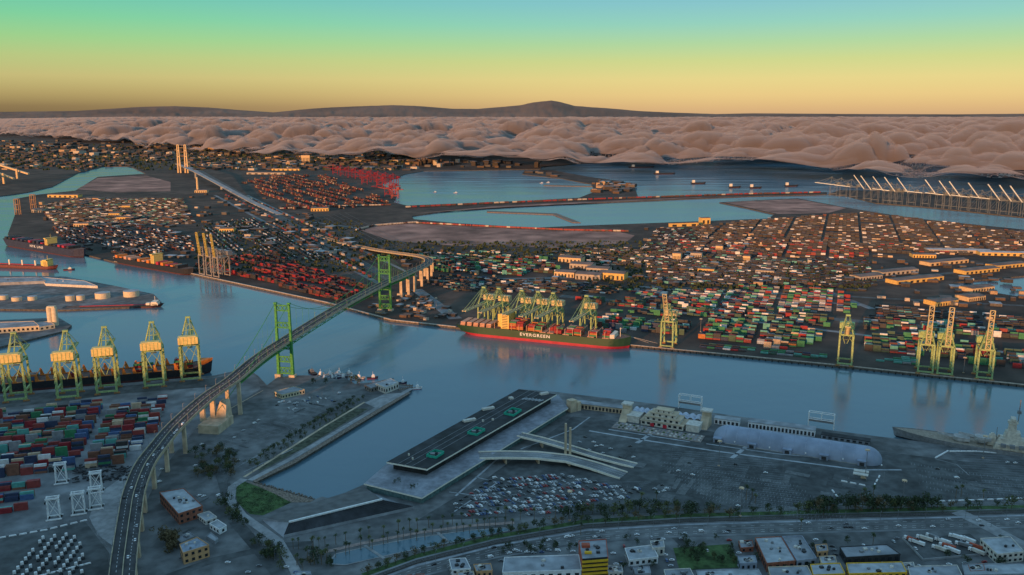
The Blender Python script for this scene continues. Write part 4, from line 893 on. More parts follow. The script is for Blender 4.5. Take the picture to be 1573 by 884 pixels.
for px, lb in ((1060, 629), 'white steel gangway frame on the quay by the stepped building'), ((1261, 657), 'white steel gangway frame on the quay at the gallery end'):
    g_ = thing('gangway_frame', lb, 'gantry', P(*px), qrz)
    for x in (-15, 15):
        mb = MB()
        for y in (-3, 3): mb.beam((x, y, 0), (x, y, 19), .8)
        mb.beam((x, -3, 19), (x, 3, 19), .7); mb.beam((x, -3, 9), (x, 3, 9), .6); mb.beam((x, -3, 0), (x, 3, 9), .5); mb.build('frame_leg', WHITE, g_)
    mb = MB()
    for y in (-3, 3):
        for z in (19, 10.5): mb.beam((-15, y, z), (15, y, z), .7)
        mb.beam((0, y, 10.5), (0, y, 19), .5)
    mb.build('frame_beam', WHITE, g_)
    mb = MB(); mb.box((0, 0, 8.6), (30, 5, 2.6)); mb.build('gangway', GREYS, g_)
# ------------------------------------------------------------------ the long fabric dome
FAB = mat('dome_fabric', (.27, .32, .42), .7, var=.12, scale=.06, big=(.03, .1))
pa, pb = P(1122, 674), P(1326, 706); d = pb - pa; dl = d.length + 6; dome = thing('fabric_dome', 'huge pale blue half-round fabric dome with rounded ends on the lot', 'dome', (pa + pb) / 2, math.atan2(d.y, d.x))
Rd, Hd, nseg, nr = 17.5, 15.5, 44, 16
def sect(u):                                   # radius factor along the dome
    e = 17; x = -dl / 2 - e + u * (dl + 2 * e); q = max(0, abs(x) - dl / 2) / e; return x, math.sqrt(max(0, 1 - q * q)) 
rows = []
us = [0, .004, .012, .025, .045, .07] + [.09 + .82 * i / 24 for i in range(25)] + [.93, .955, .975, .988, .996, 1]
for u in us:
    x, k = sect(u); rows.append([(x, -Rd * k * math.cos(math.pi * j / nr), Hd * k * math.sin(math.pi * j / nr) ** .85) for j in range(nr + 1)])
for a in range(0, len(us) - 1, 5):
    mb = MB()
    for r0, r1 in zip(rows[a:a + 6], rows[a + 1:a + 6]): mb.strip(r0, r1)
    mb.build('fabric_panel', FAB, dome, smooth=True)
for r0 in rows[6:31:2]:
    mb = MB()
    for a, c_ in zip(r0[:-1], r0[1:]): mb.beam(Vector(a) * 1.004, Vector(c_) * 1.004, .35)
    mb.build('seam_rib', mat('seam_grey', (.33, .37, .46), .7), dome)
for x in (-86, -46, -6, 34, 74):
    mb = MB(); mb.box((x, -Rd - .6, 2.6), (9, 6, 5.2)); mb.box((x, -Rd - .8, 5.5), (10, 7, .6)); mb.build('entrance_porch', FAB, dome); MB().box((x, -Rd - 3.8, 2.2), (5, .4, 3.6)).build('porch_door', DARK, dome)
for x in (-66, -26, 14, 54, 94): MB().box((x, -Rd - .4, 3.6), (1.4, 1.2, 1.4)).build('wall_lamp', WHITE, dome)
mb = MB(); mb.beam((-dl / 2, -Rd - 1.2, .5), (dl / 2, -Rd - 1.2, .5), 1, 1); mb.build('ground_beam', CONC, dome)
pd = P(1117, 668); cv = thing('sloping_conveyor', 'thin sloping conveyor tube beside the dome end', 'conveyor', pd)
mb = MB(); mb.beam((-14, -18, 0), (0, 0, 13), 1.4); mb.beam((-14, -18, 0), (-14, -24, 0.6), 1.4); mb.build('tube', OFFW, cv); MB().beam((0, 0, 0), (0, 0, 13), .8).build('support', OFFW, cv)
gb = thing('gate_canopy', 'small cream gatehouse canopy standing by the dome end', 'canopy', P(1322, 734), qrz)
for y in (-5, 4): mb = MB(); mb.box((0, y, 6), (15, 6, .8)); mb.build('canopy_roof', OFFW, gb)
for x in (-6, 6):
    for y in (-5, 4): MB().box((x, y, 2.8), (.6, .6, 5.6)).build('canopy_post', GREYS, gb)
MB().box((2, 0, 1.7), (4, 3, 3.4)).build('booth', CREAM, gb)
# low barrier blocks
bar = MB().box((0, 0, .55), (6.5, 1.6, 1.1), top=.85).mesh('block', WHITE)
def barriers(label, pts, n_):
    P0 = [P(*q) for q in pts]; r = thing('barrier_line', label, 'barrier', P0[0]); seg = [(b_ - a).length for a, b_ in zip(P0[:-1], P0[1:])]; T_ = sum(seg)
    for i in range(n_):
        t_ = (i + .5) / n_ * T_; k = 0
        while t_ > seg[k] and k < len(seg) - 1: t_ -= seg[k]; k += 1
        d_ = P0[k + 1] - P0[k]; obj('block', bar, r, P0[k] + d_ * (t_ / seg[k]) - P0[0], math.atan2(d_.y, d_.x))
barriers('broken row of white blocks along the road edge of the lot', [(1335, 775), (1400, 772), (1500, 769), (1660, 763)], 22)
barriers('white blocks curving round the wharf end of the lot', [(1437, 704), (1455, 694), (1500, 694), (1573, 700), (1640, 708)], 24)
barriers('three white blocks below the gate canopy', [(1290, 739), (1331, 747)], 3)
barriers('two white blocks angled beside the gate canopy', [(1342, 748), (1352, 730)], 3)
barriers('white blocks slanting from the gate to the lawn edge', [(1277, 752), (1294, 774)], 3)
barriers('row of white blocks bounding the truck lot', [(-5, 828), (30, 822), (70, 815), (136, 799)], 9)
barriers('low white kerb blocks at the foot of the truck lot', [(60, 886), (138, 866)], 9)
# ------------------------------------------------------------------ foreground buildings, given by their roof corners
BRICK = mat('red_brick', (.30, .11, .07), .85, var=.25, scale=.6); TANW = mat('tan_stucco', (.55, .32, .16), .8, var=.15); YELW = mat('yellow_panel', (.72, .42, .03), .6, var=.1); REDW = mat('rust_red_wall', (.40, .09, .05), .7, var=.2); BLUEW = mat('blue_grey_wall', (.28, .32, .40), .75, var=.15)
def bld(label, roof, h, wall, roofm, units=4, win=None, cat='building', name='building', parapet=.6, wm=GLASS, group=None):
    pts = [P(x, y, LZ + h) for x, y in roof]; c = sum(pts, Vector()) / len(pts); r = thing(name, label, cat, (c.x, c.y, LZ), 0, group)
    lp = [Vector((p.x - c.x, p.y - c.y, 0)) for p in pts]
    A = sum(lp[i].x * lp[i - 1].y - lp[i - 1].x * lp[i].y for i in range(len(lp)))
    if A > 0: lp = lp[::-1]
    n_ = len(lp)
    mb = MB(); mb.add([(p.x, p.y, -.5) for p in lp] + [(p.x, p.y, h) for p in lp], [(i, (i + 1) % n_, n_ + (i + 1) % n_, n_ + i) for i in range(n_)]); mb.build('wall', wall, r)
    ro = MB().sheet([(p.x * .99, p.y * .99, h - .05) for p in lp]).build('roof', roofm, r)
    mb = MB()
    for i in range(n_): mb.beam(lp[i] + Vector((0, 0, h)), lp[(i + 1) % n_] + Vector((0, 0, h)), .5, parapet * 2)
    mb.build('parapet', wall, ro)
    for i in range(units):
        w = [random.random() for _ in lp]; q = sum((p * k for p, k in zip(lp, w)), Vector()) / sum(w) * .9
        s = random.uniform(1.5, 3.5); mb = MB(); mb.box((q.x, q.y, h + .75), (s, s * .8, 1.6), random.random()); mb.build('roof_unit', random.choice([GREYS, OFFW, DARK]), ro)
    if win:
        rows_, sp_ = win
        for i in range(n_):
            a, c_ = lp[i], lp[(i + 1) % n_]; d = c_ - a; nn = Vector((d.y, -d.x, 0)).normalized()
            if (nn.y > .3): continue
            k = max(1, int(d.length / sp_))
            for j in range(k):
                for q in range(rows_):
                    p = a + d * ((j + .5) / k) + nn * .06; z = h * (q + .5) / rows_
                    w = MB(); w.box((p.x, p.y, z), (sp_ * .5, .3, h / rows_ * .45), math.atan2(d.y, d.x)); w.build('window', wm, r)
    return r
bld('brick warehouse with flat pale roof beside the bridge piers', [(245, 757), (282, 751), (311, 778), (274, 790)], 11, BRICK, PALEROOF, 9, (2, 5))
bld('two-storey tan house block with blue-grey roof near the street', [(276, 837), (303, 826), (321, 838), (281, 850)], 11, TANW, mat('slate_blue_roof', (.24, .29, .36), .8), 3, (2, 5))
bld('small pale flat-roofed hut next to the brick warehouse', [(303, 791), (321, 786), (333, 795), (316, 801)], 4, OFFW, PALEROOF, 1, (1, 4))
bld('small white shed by the street below the brick warehouse', [(322, 805), (334, 799), (348, 808), (337, 814)], 5, WHITE, PALEROOF, 0, (1, 5))
bld('tiny grey roofed kiosk in the lot under the bridge', [(317, 824), (324, 819), (335, 828), (330, 832)], 3, GREYROOF, PALEROOF, 0)
bld('low grey annexe behind the tan house block', [(270, 828), (290, 818), (300, 824), (278, 834)], 6, GREYROOF, GREYROOF, 3)
bld('pale marina office with hipped grey roof near the bridge tower', [(421, 602), (452, 594), (468, 599), (433, 607)], 6, mat('marina_cream', (.55, .47, .32), .8), GREYROOF, 0, (1, 4))
bld('long grey-roofed warehouse with white eave at the street', [(775, 857), (889, 853), (893, 876), (772, 880)], 9, WHITE, GREYROOF, 3, (1, 7))
yb = bld('red and yellow block with yellow balcony bands by the boulevard', [(889, 832), (931, 829), (934, 857), (894, 860)], 18, REDW, GREYROOF, 6)
a, c_ = P(894, 860, LZ + 18) - yb.location, P(934, 857, LZ + 18) - yb.location
for k in range(5):
    z = 1.5 + k * 3.7; mb = MB(); mb.beam((a.x, a.y - .8, z), (c_.x, c_.y - .8, z), 1.6, 1.7); mb.build('balcony_band', YELW, yb)
    mb = MB(); mb.beam((a.x + .5, a.y - .2, z + 1.8), (c_.x - .5, c_.y - .2, z + 1.8), .5, 1.7); mb.build('window_band', GLASS, yb)
MB().box((a.x + 5, a.y + 22, 19.2), (7, 5, 2.4)).build('stair_head', REDW, yb); MB().box((a.x + 6, a.y + 10, 19), (6, 2.5, 1.6)).build('rooftop_sign_box', YELW, yb)
bld('white-roofed low house with small garden by the boulevard', [(960, 843), (1002, 838), (1011, 856), (966, 861)], 6, WHITE, PALEROOF, 5, (1, 5))
bld('large shed with pale ribbed roof facing the boulevard', [(1160, 827), (1200, 825), (1222, 862), (1178, 866)], 8, BRICK, PALEROOF, 7, (1, 6))
bld('blue-grey workshop joined to the ribbed shed', [(1202, 825), (1232, 824), (1254, 858), (1224, 862)], 7, BLUEW, GREYROOF, 8, (1, 6))
bld('long flat-roofed store with four roof vents', [(1290, 841), (1362, 837), (1383, 852), (1300, 857)], 7, DARK, GREYROOF, 5, (1, 6))
bld('white depot with pale roof at the corner of the side street', [(1506, 828), (1552, 825), (1573, 848), (1532, 852)], 9, OFFW, PALEROOF, 3, (2, 5))
bld('pale roof hall past the depot corner', [(1580, 822), (1640, 820), (1680, 850), (1600, 853)], 9, BLUEW, PALEROOF, 3, (2, 5))
for i, (x0, x1, y, w, lab) in enumerate(((1180, 1240, 872, CREAM, 'cream row house with flat roof behind the ribbed shed'), (1245, 1290, 868, YELW, 'yellow-lit shop at the foot of the side street'), (1300, 1385, 866, YELW, 'long yellow-lit row with striped awnings'), (1395, 1470, 871, OFFW, 'white row building beside the fenced truck yard'), (1478, 1573, 868, GREYROOF, 'grey row building under the depot'), (1020, 1060, 876, OFFW, 'small white house beside the green yard'), (1070, 1165, 877, GREYROOF, 'grey terrace below the green yard'), (690, 715, 860, WHITE, 'small white kiosk at the boulevard bend'))):  # the YELW fronts carry yellow evening light in their wall colour
    bld(lab, [(x0, y), (x1, y - 2), (x1 + 8, y + 14), (x0 + 4, y + 16)], 8, w, random.choice([GREYROOF, PALEROOF]), 4, (2, 5))
small = [('pale flat-roofed workshop', OFFW, PALEROOF), ('grey flat-roofed garage', GREYROOF, GREYROOF), ('brick-walled store', BRICK, GREYROOF), ('blue-grey shop', BLUEW, PALEROOF), ('tan stucco house', TANW, GREYROOF), ('cream corner shop', CREAM, PALEROOF)]
spots = [(944, 870, 'beside the yellow balcony block'), (986, 872, 'below the white-roofed house'), (1146, 832, 'between the green yard and the ribbed shed'), (1148, 856, 'at the green yard corner'), (1262, 838, 'between the workshop and the vented store'), (1272, 856, 'behind the vented store'), (1394, 866, 'under the truck yard wall'), (1440, 872, 'along the truck yard lane'), (1500, 868, 'opposite the depot'), (1548, 868, 'at the end of the row by the depot'), (742, 868, 'at the boulevard bend'), (716, 880, 'next to the white kiosk'), (1010, 832, 'beside the white-roofed house'), (1092, 880, 'at the foot of the green yard'), (640, 884, 'on the outer side of the boulevard bend'), (466, 880, 'beside the plaza palms'), (1350, 876, 'behind the yellow-lit row'), (1230, 880, 'behind the cream row house')]
for i, (x, y, wh) in enumerate(spots):
    nm_, wl_, rf_ = small[i % 6]; w = random.uniform(9, 15); bld(f'{nm_} {wh}', [(x - w, y), (x + w * .8, y - 1.5), (x + w, y + 9), (x - w * .7, y + 10.5)], random.uniform(4, 8), wl_, rf_, 6, (1, 4))
flat('green_yard', [(1034, 842), (1120, 836), (1140, 872), (1044, 876)], GRASS, .3)
flat('truck_yard', [(1386, 828), (1490, 820), (1525, 850), (1420, 862)], ASPHD, .3)
mb = MB(); q = [P(x, y) for x, y in ((1386, 828), (1418, 862), (1524, 852))]
fn = thing('yard_wall', 'low pale wall round the truck yard', 'wall', q[0])
for a, c_ in zip(q[:-1], q[1:]): m2_ = MB(); m2_.beam(a - q[0] + Vector((0, 0, 1)), c_ - q[0] + Vector((0, 0, 1)), .6, 2); m2_.build('wall_run', CONC, fn)
bld('weathered timber net loft on the marina jetty', [(560, 592), (592, 584), (600, 588), (570, 597)], 6, mat('weathered_wood', (.22, .19, .17), .9), GREYROOF, 2, (1, 5))
bld('fireboat house with pale gabled roof at the jetty tip', [(578, 590), (600, 582), (612, 588), (592, 596)], 9, OFFW, PALEROOF, 2, (1, 5))
jt = thing('timber_jetty', 'narrow timber jetty reaching out from the promenade tip', 'jetty', P(612, 596))
for a, c_ in (((600, 590), (634, 593)), ((612, 600), (632, 595)), ((600, 588), (604, 583))):
    a, c_ = P(*a) - jt.location, P(*c_) - jt.location; mb = MB(); mb.beam(a + Vector((0, 0, .4)), c_ + Vector((0, 0, .4)), 3.2, .7); mb.build('walkway', mat('jetty_wood', (.20, .16, .13), .9), jt)
    for k in range(8): p = a.lerp(c_, k / 7); mb = MB(); mb.beam((p.x, p.y, -5), (p.x, p.y, 2.5), .5); mb.build('pile', DARK, jt)
fp = thing('floating_pontoon', 'marina pontoon with finger berths by the bridge tower', 'pontoon', P(505, 581, .5))
for a, c_ in (((488, 582), (545, 577)), ((500, 577), (503, 583)), ((515, 575), (518, 582)), ((530, 574), (533, 580))):
    a, c_ = P(*a, .8) - fp.location, P(*c_, .8) - fp.location; mb = MB(); mb.beam(a, c_, 3, .8); mb.build('pontoon_float', CONC, fp)
# oil tanks, sheds and silo on the left piers
TANK = mat('tank_cream', (.62, .52, .36), .6, var=.12)
for x, y, r_, h in ((108, 462, 9, 11), (124, 461, 8, 10), (158, 458, 15, 12), (202, 455, 16, 12), (26, 462, 10, 8), (50, 461, 9, 8), (6, 460, 9, 9)):
    t_ = thing('storage_tank', 'cream cylindrical oil tank on the tanker pier', 'tank', P(x, y), 0, 'oil tanks on the tanker pier')
    MB().cyl((0, 0, 0), r_, h, 28).build('shell', TANK, t_, smooth=False); MB().cyl((0, 0, h), r_ * 1.02, 1.0, 28, r2=r_ * .2).build('cone_roof', PALEROOF, t_)
bld('low grey shed on the tanker pier root', [(-40, 428), (60, 426), (70, 432), (-30, 436)], 6, GREYROOF, GREYROOF, 2)
bld('long pale roofed shed on the tanker pier', [(62, 426), (130, 432), (150, 440), (70, 436)], 5, OFFW, PALEROOF, 2)
bld('long cream transit shed on the short pier', [(-80, 498), (52, 494), (60, 501), (-70, 510)], 9, TANK, GREYROOF, 0, (1, 7))
bld('second low cream shed at the short pier end', [(54, 496), (76, 494), (84, 499), (60, 503)], 7, TANK, GREYROOF, 0, (1, 7))
si = thing('concrete_silo', 'pair of tall cream concrete silo cylinders on the short pier', 'silo', P(82, 500))
for dx in (-4.5, 4.5): MB().cyl((dx, 0, 0), 5.2, 34, 20).build('cylinder', TANK, si)
MB().box((0, 0, 35), (14, 8, 3)).build('head_house', TANK, si)
# tall white yard gantries by the truck lot
rg = thing('yard_gantry', '', 'gantry', (0, 0, 0), 0, 'white lattice yard gantries')
for x in (-6.5, 6.5):
    mb = MB()
    for y in (-4, 4): mb.beam((x, y, 1.5), (x * .85, y * .8, 25), .85)
    for k in range(4): z = 2 + k * 6; mb.beam((x, -4, z), (x * .9, 4, z + 6), .55); mb.beam((x, 4, z), (x * .9, -4, z + 6), .55); mb.beam((x * .97, -4, z + 6), (x * .97, 4, z + 6), .6)
    mb.build('lattice_leg', WHITE, rg)
    for y in (-4, 4): MB().box((x, y, .9), (2.2, 4, 1.8)).build('wheel_truck', RUBBER, rg)
for y in (-3.4, 3.4): mb = MB(); mb.beam((-7.5, y, 25), (7.5, y, 25), 1.3, 1.8); mb.beam((-6.4, y * 1.15, 3), (5.6, y, 24), .5); mb.beam((6.4, y * 1.15, 3), (-5.6, y, 24), .5); mb.build('cross_beam', WHITE, rg)
MB().box((0, 0, 24), (4, 5, 2.4)).build('trolley', GREYS, rg); MB().box((-8, 0, 20), (2, 2.4, 2.6)).build('cab', GLASS, rg); mb = MB(); mb.box((0, -5.6, 1.2), (17, 1.6, 1.4)); mb.box((0, 5.6, 1.2), (17, 1.6, 1.4)); mb.build('base_beam', WHITE, rg)
remember(rg)
gl = ['white lattice yard gantry closest to the truck lot barrier', 'white lattice yard gantry between its two neighbours by the barrier', 'white lattice yard gantry beside the pale apron', 'white lattice yard gantry against the container stacks', 'white lattice yard gantry behind the others, next to dark scrap']
rg.scale = (.82, .82, .86)
place(rg, [(P(x, y), ql + .05, lb) for (x, y), lb in zip(((84, 797), (122, 789), (148, 781), (95, 742), (149, 756)), gl)])
# ------------------------------------------------------------------ shipping containers
CC = {'red': (.27, .026, .034), 'darkred': (.26, .05, .045), 'green': (.04, .20, .095), 'teal': (.10, .34, .30), 'blue': (.06, .12, .26), 'navy': (.035, .05, .10), 'white': (.62, .63, .64), 'grey': (.24, .25, .27), 'orange': (.42, .15, .045), 'brown': (.20, .09, .06), 'yellow': (.60, .42, .10), 'black': (.04, .04, .045), 'tan': (.50, .38, .26), 'umber': (.038, .026, .023), 'slate': (.048, .052, .06), 'rust': (.13, .045, .038), 'sage': (.05, .10, .075)}
CM = {k: mat('container_' + k, v, .6, var=.18, scale=.25, wave=3.2 if k in ('red', 'green', 'blue', 'white') else None) for k, v in CC.items()}
def container_mb(mb, L_=12.2, m=0, tm=None):
    return mb.box((0, 0, 1.3), (L_, 2.44, 2.6), 0, m, 1, tm)
def cont_mesh(col):
    mb = MB(); L_ = 12.2
    mb.box((0, 0, 1.32), (L_ - .12, 2.36, 2.5))
    for x in (-1, 1):
        for y in (-1, 1): mb.box((x * (L_ / 2 - .12), y * 1.12, 1.3), (.24, .2, 2.6))
    for y in (-1, 1): mb.box((0, y * 1.13, 2.53), (L_ - .5, .18, .14)); mb.box((0, y * 1.13, .08), (L_ - .5, .18, .16))
    return mb.mesh('shipping_container', CM[col])
CME = {k: cont_mesh(k) for k in CC}
def yard(px, quay, pal, hgt, deep=4, aisle=15, gap=.9, fill=.85, name='', along=12.9, blk=9, z=LZ + .15):
    poly = [P2(x, y) for x, y in px]; d = quay.normalized(); nn = Vector((-d.y, d.x, 0)); rz = math.atan2(d.y, d.x)
    us_ = [p[0] * d.x + p[1] * d.y for p in poly]; vs_ = [p[0] * nn.x + p[1] * nn.y for p in poly]
    v = min(vs_); row = 0; big_ = len(px) and name in ('in the dim yards far down the island', 'in the trailer rows of the island')
    while v < max(vs_):
        seed_ = random.random()
        for k in range(deep):
            u = min(us_); i = 0
            while u < max(us_):
                i += 1
                if i % blk == 0: u += 9; continue
                if big_ and (math.sin((i // blk) * 12.9898 + row * 78.233 + seed_) * 43758.5453) % 1 < .22: u += along; continue      # empty block
                x, y = u * d.x + (v + k * 2.6) * nn.x, u * d.y + (v + k * 2.6) * nn.y
                if random.random() < fill and inside((x, y), poly):
                    base = random.choice(pal) if random.random() < .6 else None
                    for lv in range(random.randint(*hgt)): QC.append((x, y, z + lv * 2.62, rz, base or random.choice(pal), 12.2, name))
                u += along
        v += deep * 2.6 + aisle; row += 1
MIX = ['darkred', 'darkred', 'red', 'blue', 'navy', 'grey', 'teal', 'brown', 'white', 'brown', 'navy', 'black', 'green', 'tan']
NB = 'in yard beside the bridge'
yard([(-120, 640), (60, 634), (190, 625), (248, 640), (240, 660), (215, 690), (195, 712), (140, 720), (-140, 760)], QL, MIX, (2, 5), deep=3, aisle=11, fill=.82, name=NB, along=13.6)
yard([(205, 612), (262, 606), (262, 640), (246, 640), (210, 625)], QL, ['white', 'darkred', 'navy', 'grey'], (1, 2), deep=2, aisle=14, fill=.7, name=NB)
yard([(-100, 756), (60, 746), (66, 768), (30, 786), (-120, 806)], QL, ['blue', 'darkred', 'brown', 'navy', 'teal', 'red'], (2, 3), deep=3, aisle=22, fill=.95, name='in the low row by the white gantries', along=13.6)
yard([(-60, 745), (70, 735), (72, 742), (-60, 753)], QL, ['white'], (1, 1), deep=1, aisle=40, name='in the low row by the white gantries')
n_near = len(QC)
EVP = ['green', 'green', 'green', 'sage', 'sage', 'sage', 'teal', 'teal', 'red', 'darkred', 'rust', 'white', 'grey', 'slate', 'slate', 'black', 'black', 'black', 'navy']
Q = QF
IY = 'in the island yard behind the quay'
yard([(1066, 520), (1090, 492), (1200, 500), (1270, 512), (1260, 528), (1200, 538)], Q, EVP + ['orange', 'red', 'tan'], (1, 4), deep=3, aisle=20, fill=.92, name=IY)
yard([(1320, 518), (1400, 515), (1540, 540), (1620, 552), (1600, 570), (1330, 542)], Q, EVP, (1, 4), deep=3, aisle=20, fill=.9, name=IY)
yard([(1066, 536), (1090, 529), (1270, 546), (1265, 552)], Q, EVP, (1, 1), deep=1, aisle=9, fill=.92, name=IY)
yard([(1325, 556), (1400, 548), (1420, 560), (1390, 562)], Q, ['green', 'teal', 'green', 'grey'], (1, 1), deep=1, aisle=9, fill=.9, name=IY)
yard([(900, 500), (930, 488), (1060, 500), (1062, 508), (1050, 515), (960, 512)], Q, EVP, (1, 4), deep=3, aisle=16, fill=.92, name=IY)
yard([(880, 478), (1090, 480), (1270, 498), (1275, 504), (1000, 484)], Q, EVP + ['red'], (1, 4), deep=2, aisle=18, fill=.85, name=IY)
yard([(860, 460), (960, 463), (1120, 470), (1280, 490), (1270, 496), (1000, 478)], Q, ['red', 'green', 'white', 'black', 'rust', 'sage', 'black', 'sage'], (1, 4), deep=2, aisle=18, fill=.92, name=IY)
yard([(1320, 492), (1450, 497), (1573, 512), (1600, 528), (1420, 512), (1325, 506)], Q, EVP, (2, 4), deep=2, aisle=20, fill=.9, name=IY)
yard([(960, 446), (1120, 446), (1300, 470), (1310, 482), (1200, 478), (1000, 460)], Q, ['teal', 'grey', 'white', 'green', 'black', 'navy', 'darkred', 'grey'], (1, 2), deep=1, aisle=11, fill=.92, name=IY)
yard([(1130, 440), (1290, 448), (1320, 474), (1200, 462)], Q, ['green', 'green', 'darkred', 'red', 'black', 'white', 'grey'], (1, 3), deep=2, aisle=14, fill=.92, name=IY)
FY = 'in the dim yards far down the island'
RQ = P(500, 465) - P(290, 420)
yard([(330, 416), (400, 402), (470, 412), (560, 440), (575, 456), (520, 462), (440, 444)], RQ, ['red', 'darkred', 'rust', 'umber', 'black', 'black', 'black', 'rust', 'red'], (1, 4), deep=5, aisle=16, fill=.9, name=FY)
yard([(300, 410), (360, 396), (420, 390), (470, 410), (400, 402), (330, 416)], RQ, ['rust', 'umber', 'black', 'darkred', 'slate', 'black'], (1, 4), deep=4, aisle=14, fill=.7, name=FY)
yard([(640, 416), (660, 398), (840, 398), (866, 420), (800, 424)], QF, ['green', 'red', 'white', 'teal', 'black', 'rust', 'sage', 'green', 'slate', 'black', 'umber'], (1, 4), deep=5, aisle=16, fill=.9, name=FY)
yard([(640, 392), (770, 384), (850, 392), (760, 396)], QF, ['white', 'grey', 'tan', 'teal', 'black'], (1, 2), deep=3, aisle=26, fill=.6, name=FY)
yard([(80, 352), (200, 345), (290, 360), (285, 385), (180, 392), (110, 380)], RQ, ['white', 'rust', 'black', 'black', 'umber', 'navy', 'black', 'umber', 'slate'], (1, 3), deep=4, aisle=17, fill=.88, name=FY)
yard([(180, 370), (290, 362), (300, 388), (200, 396)], RQ, ['tan', 'white', 'orange', 'rust', 'black', 'black', 'umber'], (1, 3), deep=2, aisle=20, fill=.6, name=FY)
TQ = P(530, 318) - P(395, 280)
yard([(370, 282), (420, 270), (500, 270), (600, 312), (520, 322), (450, 322)], TQ, ['tan', 'rust', 'umber', 'brown', 'slate', 'black', 'black', 'umber', 'rust', 'darkred'], (2, 5), deep=5, aisle=48, fill=.93, name=FY)
MG = ['black'] * 7 + ['umber'] * 6 + ['slate'] * 6 + ['rust', 'navy', 'tan', 'white', 'grey']
yard([(1060, 350), (1180, 338), (1330, 328), (1573, 358), (1640, 372), (1573, 392), (1330, 385), (1080, 372)], QF, MG, (1, 3), deep=5, aisle=17, fill=.88, name=FY)
yard([(1040, 372), (1200, 368), (1420, 380), (1500, 392), (1300, 398), (1060, 392)], QF, ['red', 'tan', 'darkred', 'rust', 'umber', 'umber', 'umber', 'black', 'black', 'black', 'black', 'slate', 'slate', 'slate', 'white'], (1, 3), deep=5, aisle=17, fill=.88, name=FY)
yard([(1000, 400), (1300, 400), (1330, 430), (1250, 438), (1010, 436)], QF, MG + ['teal', 'white'], (1, 2), deep=3, aisle=15, fill=.8, name=FY)
FR = 'in the trailer rows of the island'
DK_ = ['black'] * 8 + ['umber'] * 6 + ['slate'] * 6 + ['grey', 'navy', 'white', 'white', 'tan', 'rust', 'sage', 'teal']
for poly, dirv in (([(985, 392), (1060, 372), (1200, 396), (1240, 420), (1120, 440), (1000, 436)], QF), ([(1240, 398), (1330, 398), (1345, 440), (1290, 452), (1230, 430)], Vector((.98, .2, 0))), ([(1010, 352), (1060, 350), (1090, 372), (1030, 384), (985, 385)], Vector((.9, .44, 0))), ([(640, 430), (690, 424), (960, 440), (950, 452), (700, 448)], QF), ([(1340, 470), (1450, 478), (1573, 490), (1573, 505), (1340, 488)], QF), ([(310, 345), (390, 335), (520, 395), (470, 405), (400, 392), (320, 400)], P(560, 420) - P(420, 345)), ([(60, 318), (110, 306), (280, 306), (300, 345), (90, 350)], Vector((1, .05, 0))), ([(860, 385), (980, 382), (1000, 400), (960, 410), (860, 396)], QF)):
    yard(poly, dirv, DK_, (1, 2), deep=2, aisle=random.uniform(8, 11), fill=.85, name=FR, along=13.2, blk=16)
def visible_size(c):                            # how large it shows: near first, upper boxes before buried ones
    return c[1] * c[1] + c[0] * c[0]
order = sorted(range(len(QC)), key=lambda i: visible_size(QC[i]))
# a box with another on all sides shows little: keep the near yard's tops and fronts as individuals
topz = {}
for i, c in enumerate(QC):
    k = (round(c[0], 1), round(c[1], 1)); topz[k] = max(topz.get(k, -1), c[2])
SINGLES = set([i for i in order if i < n_near or True][:300])
for i in sorted(SINGLES):
    c = QC[i]; tp = c[2] >= topz[(round(c[0], 1), round(c[1], 1))] - .1; lvl = round((c[2] - LZ) / 2.62)
    pos = 'topmost of stack' if tp and lvl > 0 else ('standing alone' if tp else ('bottom of stack' if lvl < 1 else 'mid stack'))
    if 'ship' in c[6]: pos = 'deck cargo'
    nice = {'umber': 'dark brown', 'slate': 'slate grey', 'rust': 'rust brown', 'sage': 'dull green', 'darkred': 'dark red', 'navy': 'navy blue', 'teal': 'pale teal'}.get(c[4], c[4])
    o = obj('shipping_container', CME[c[4]], None, (c[0], c[1], c[2]), c[3]); tag(o, f'{nice} shipping container {c[6]}, {pos}', 'container', f'{nice} containers {c[6]}')
keys = list(CC)
def mass(names, obname, label):
    mb = MB()
    for i, c in enumerate(QC):
        if i in SINGLES or c[6] not in names: continue
        mb.box((c[0], c[1], c[2] + 1.3), (12.2, 2.44, 2.6), c[3], keys.index(c[4]))
    if mb.v: tag(mb.build(obname, [CM[k] for k in keys]), label, 'containers', kind='stuff')
mass({NB, 'in the low row by the white gantries'}, 'container_stacks', 'remaining stacked containers of the near yard')
mass({IY}, 'container_stacks', 'rows of green, red and white containers behind the island quay')
mass({FR}, 'trailer_rows', 'long dark rows of trailers and boxes filling the middle of the island')
mass({FY}, 'container_stacks', 'dim rows of containers in the yards far down the island')
mass({'on the deck of the green ship', 'on the dark ship under the near cranes'}, 'deck_containers', 'containers stacked on the decks of the moored ships')
print('CONTAINERS', len(QC))
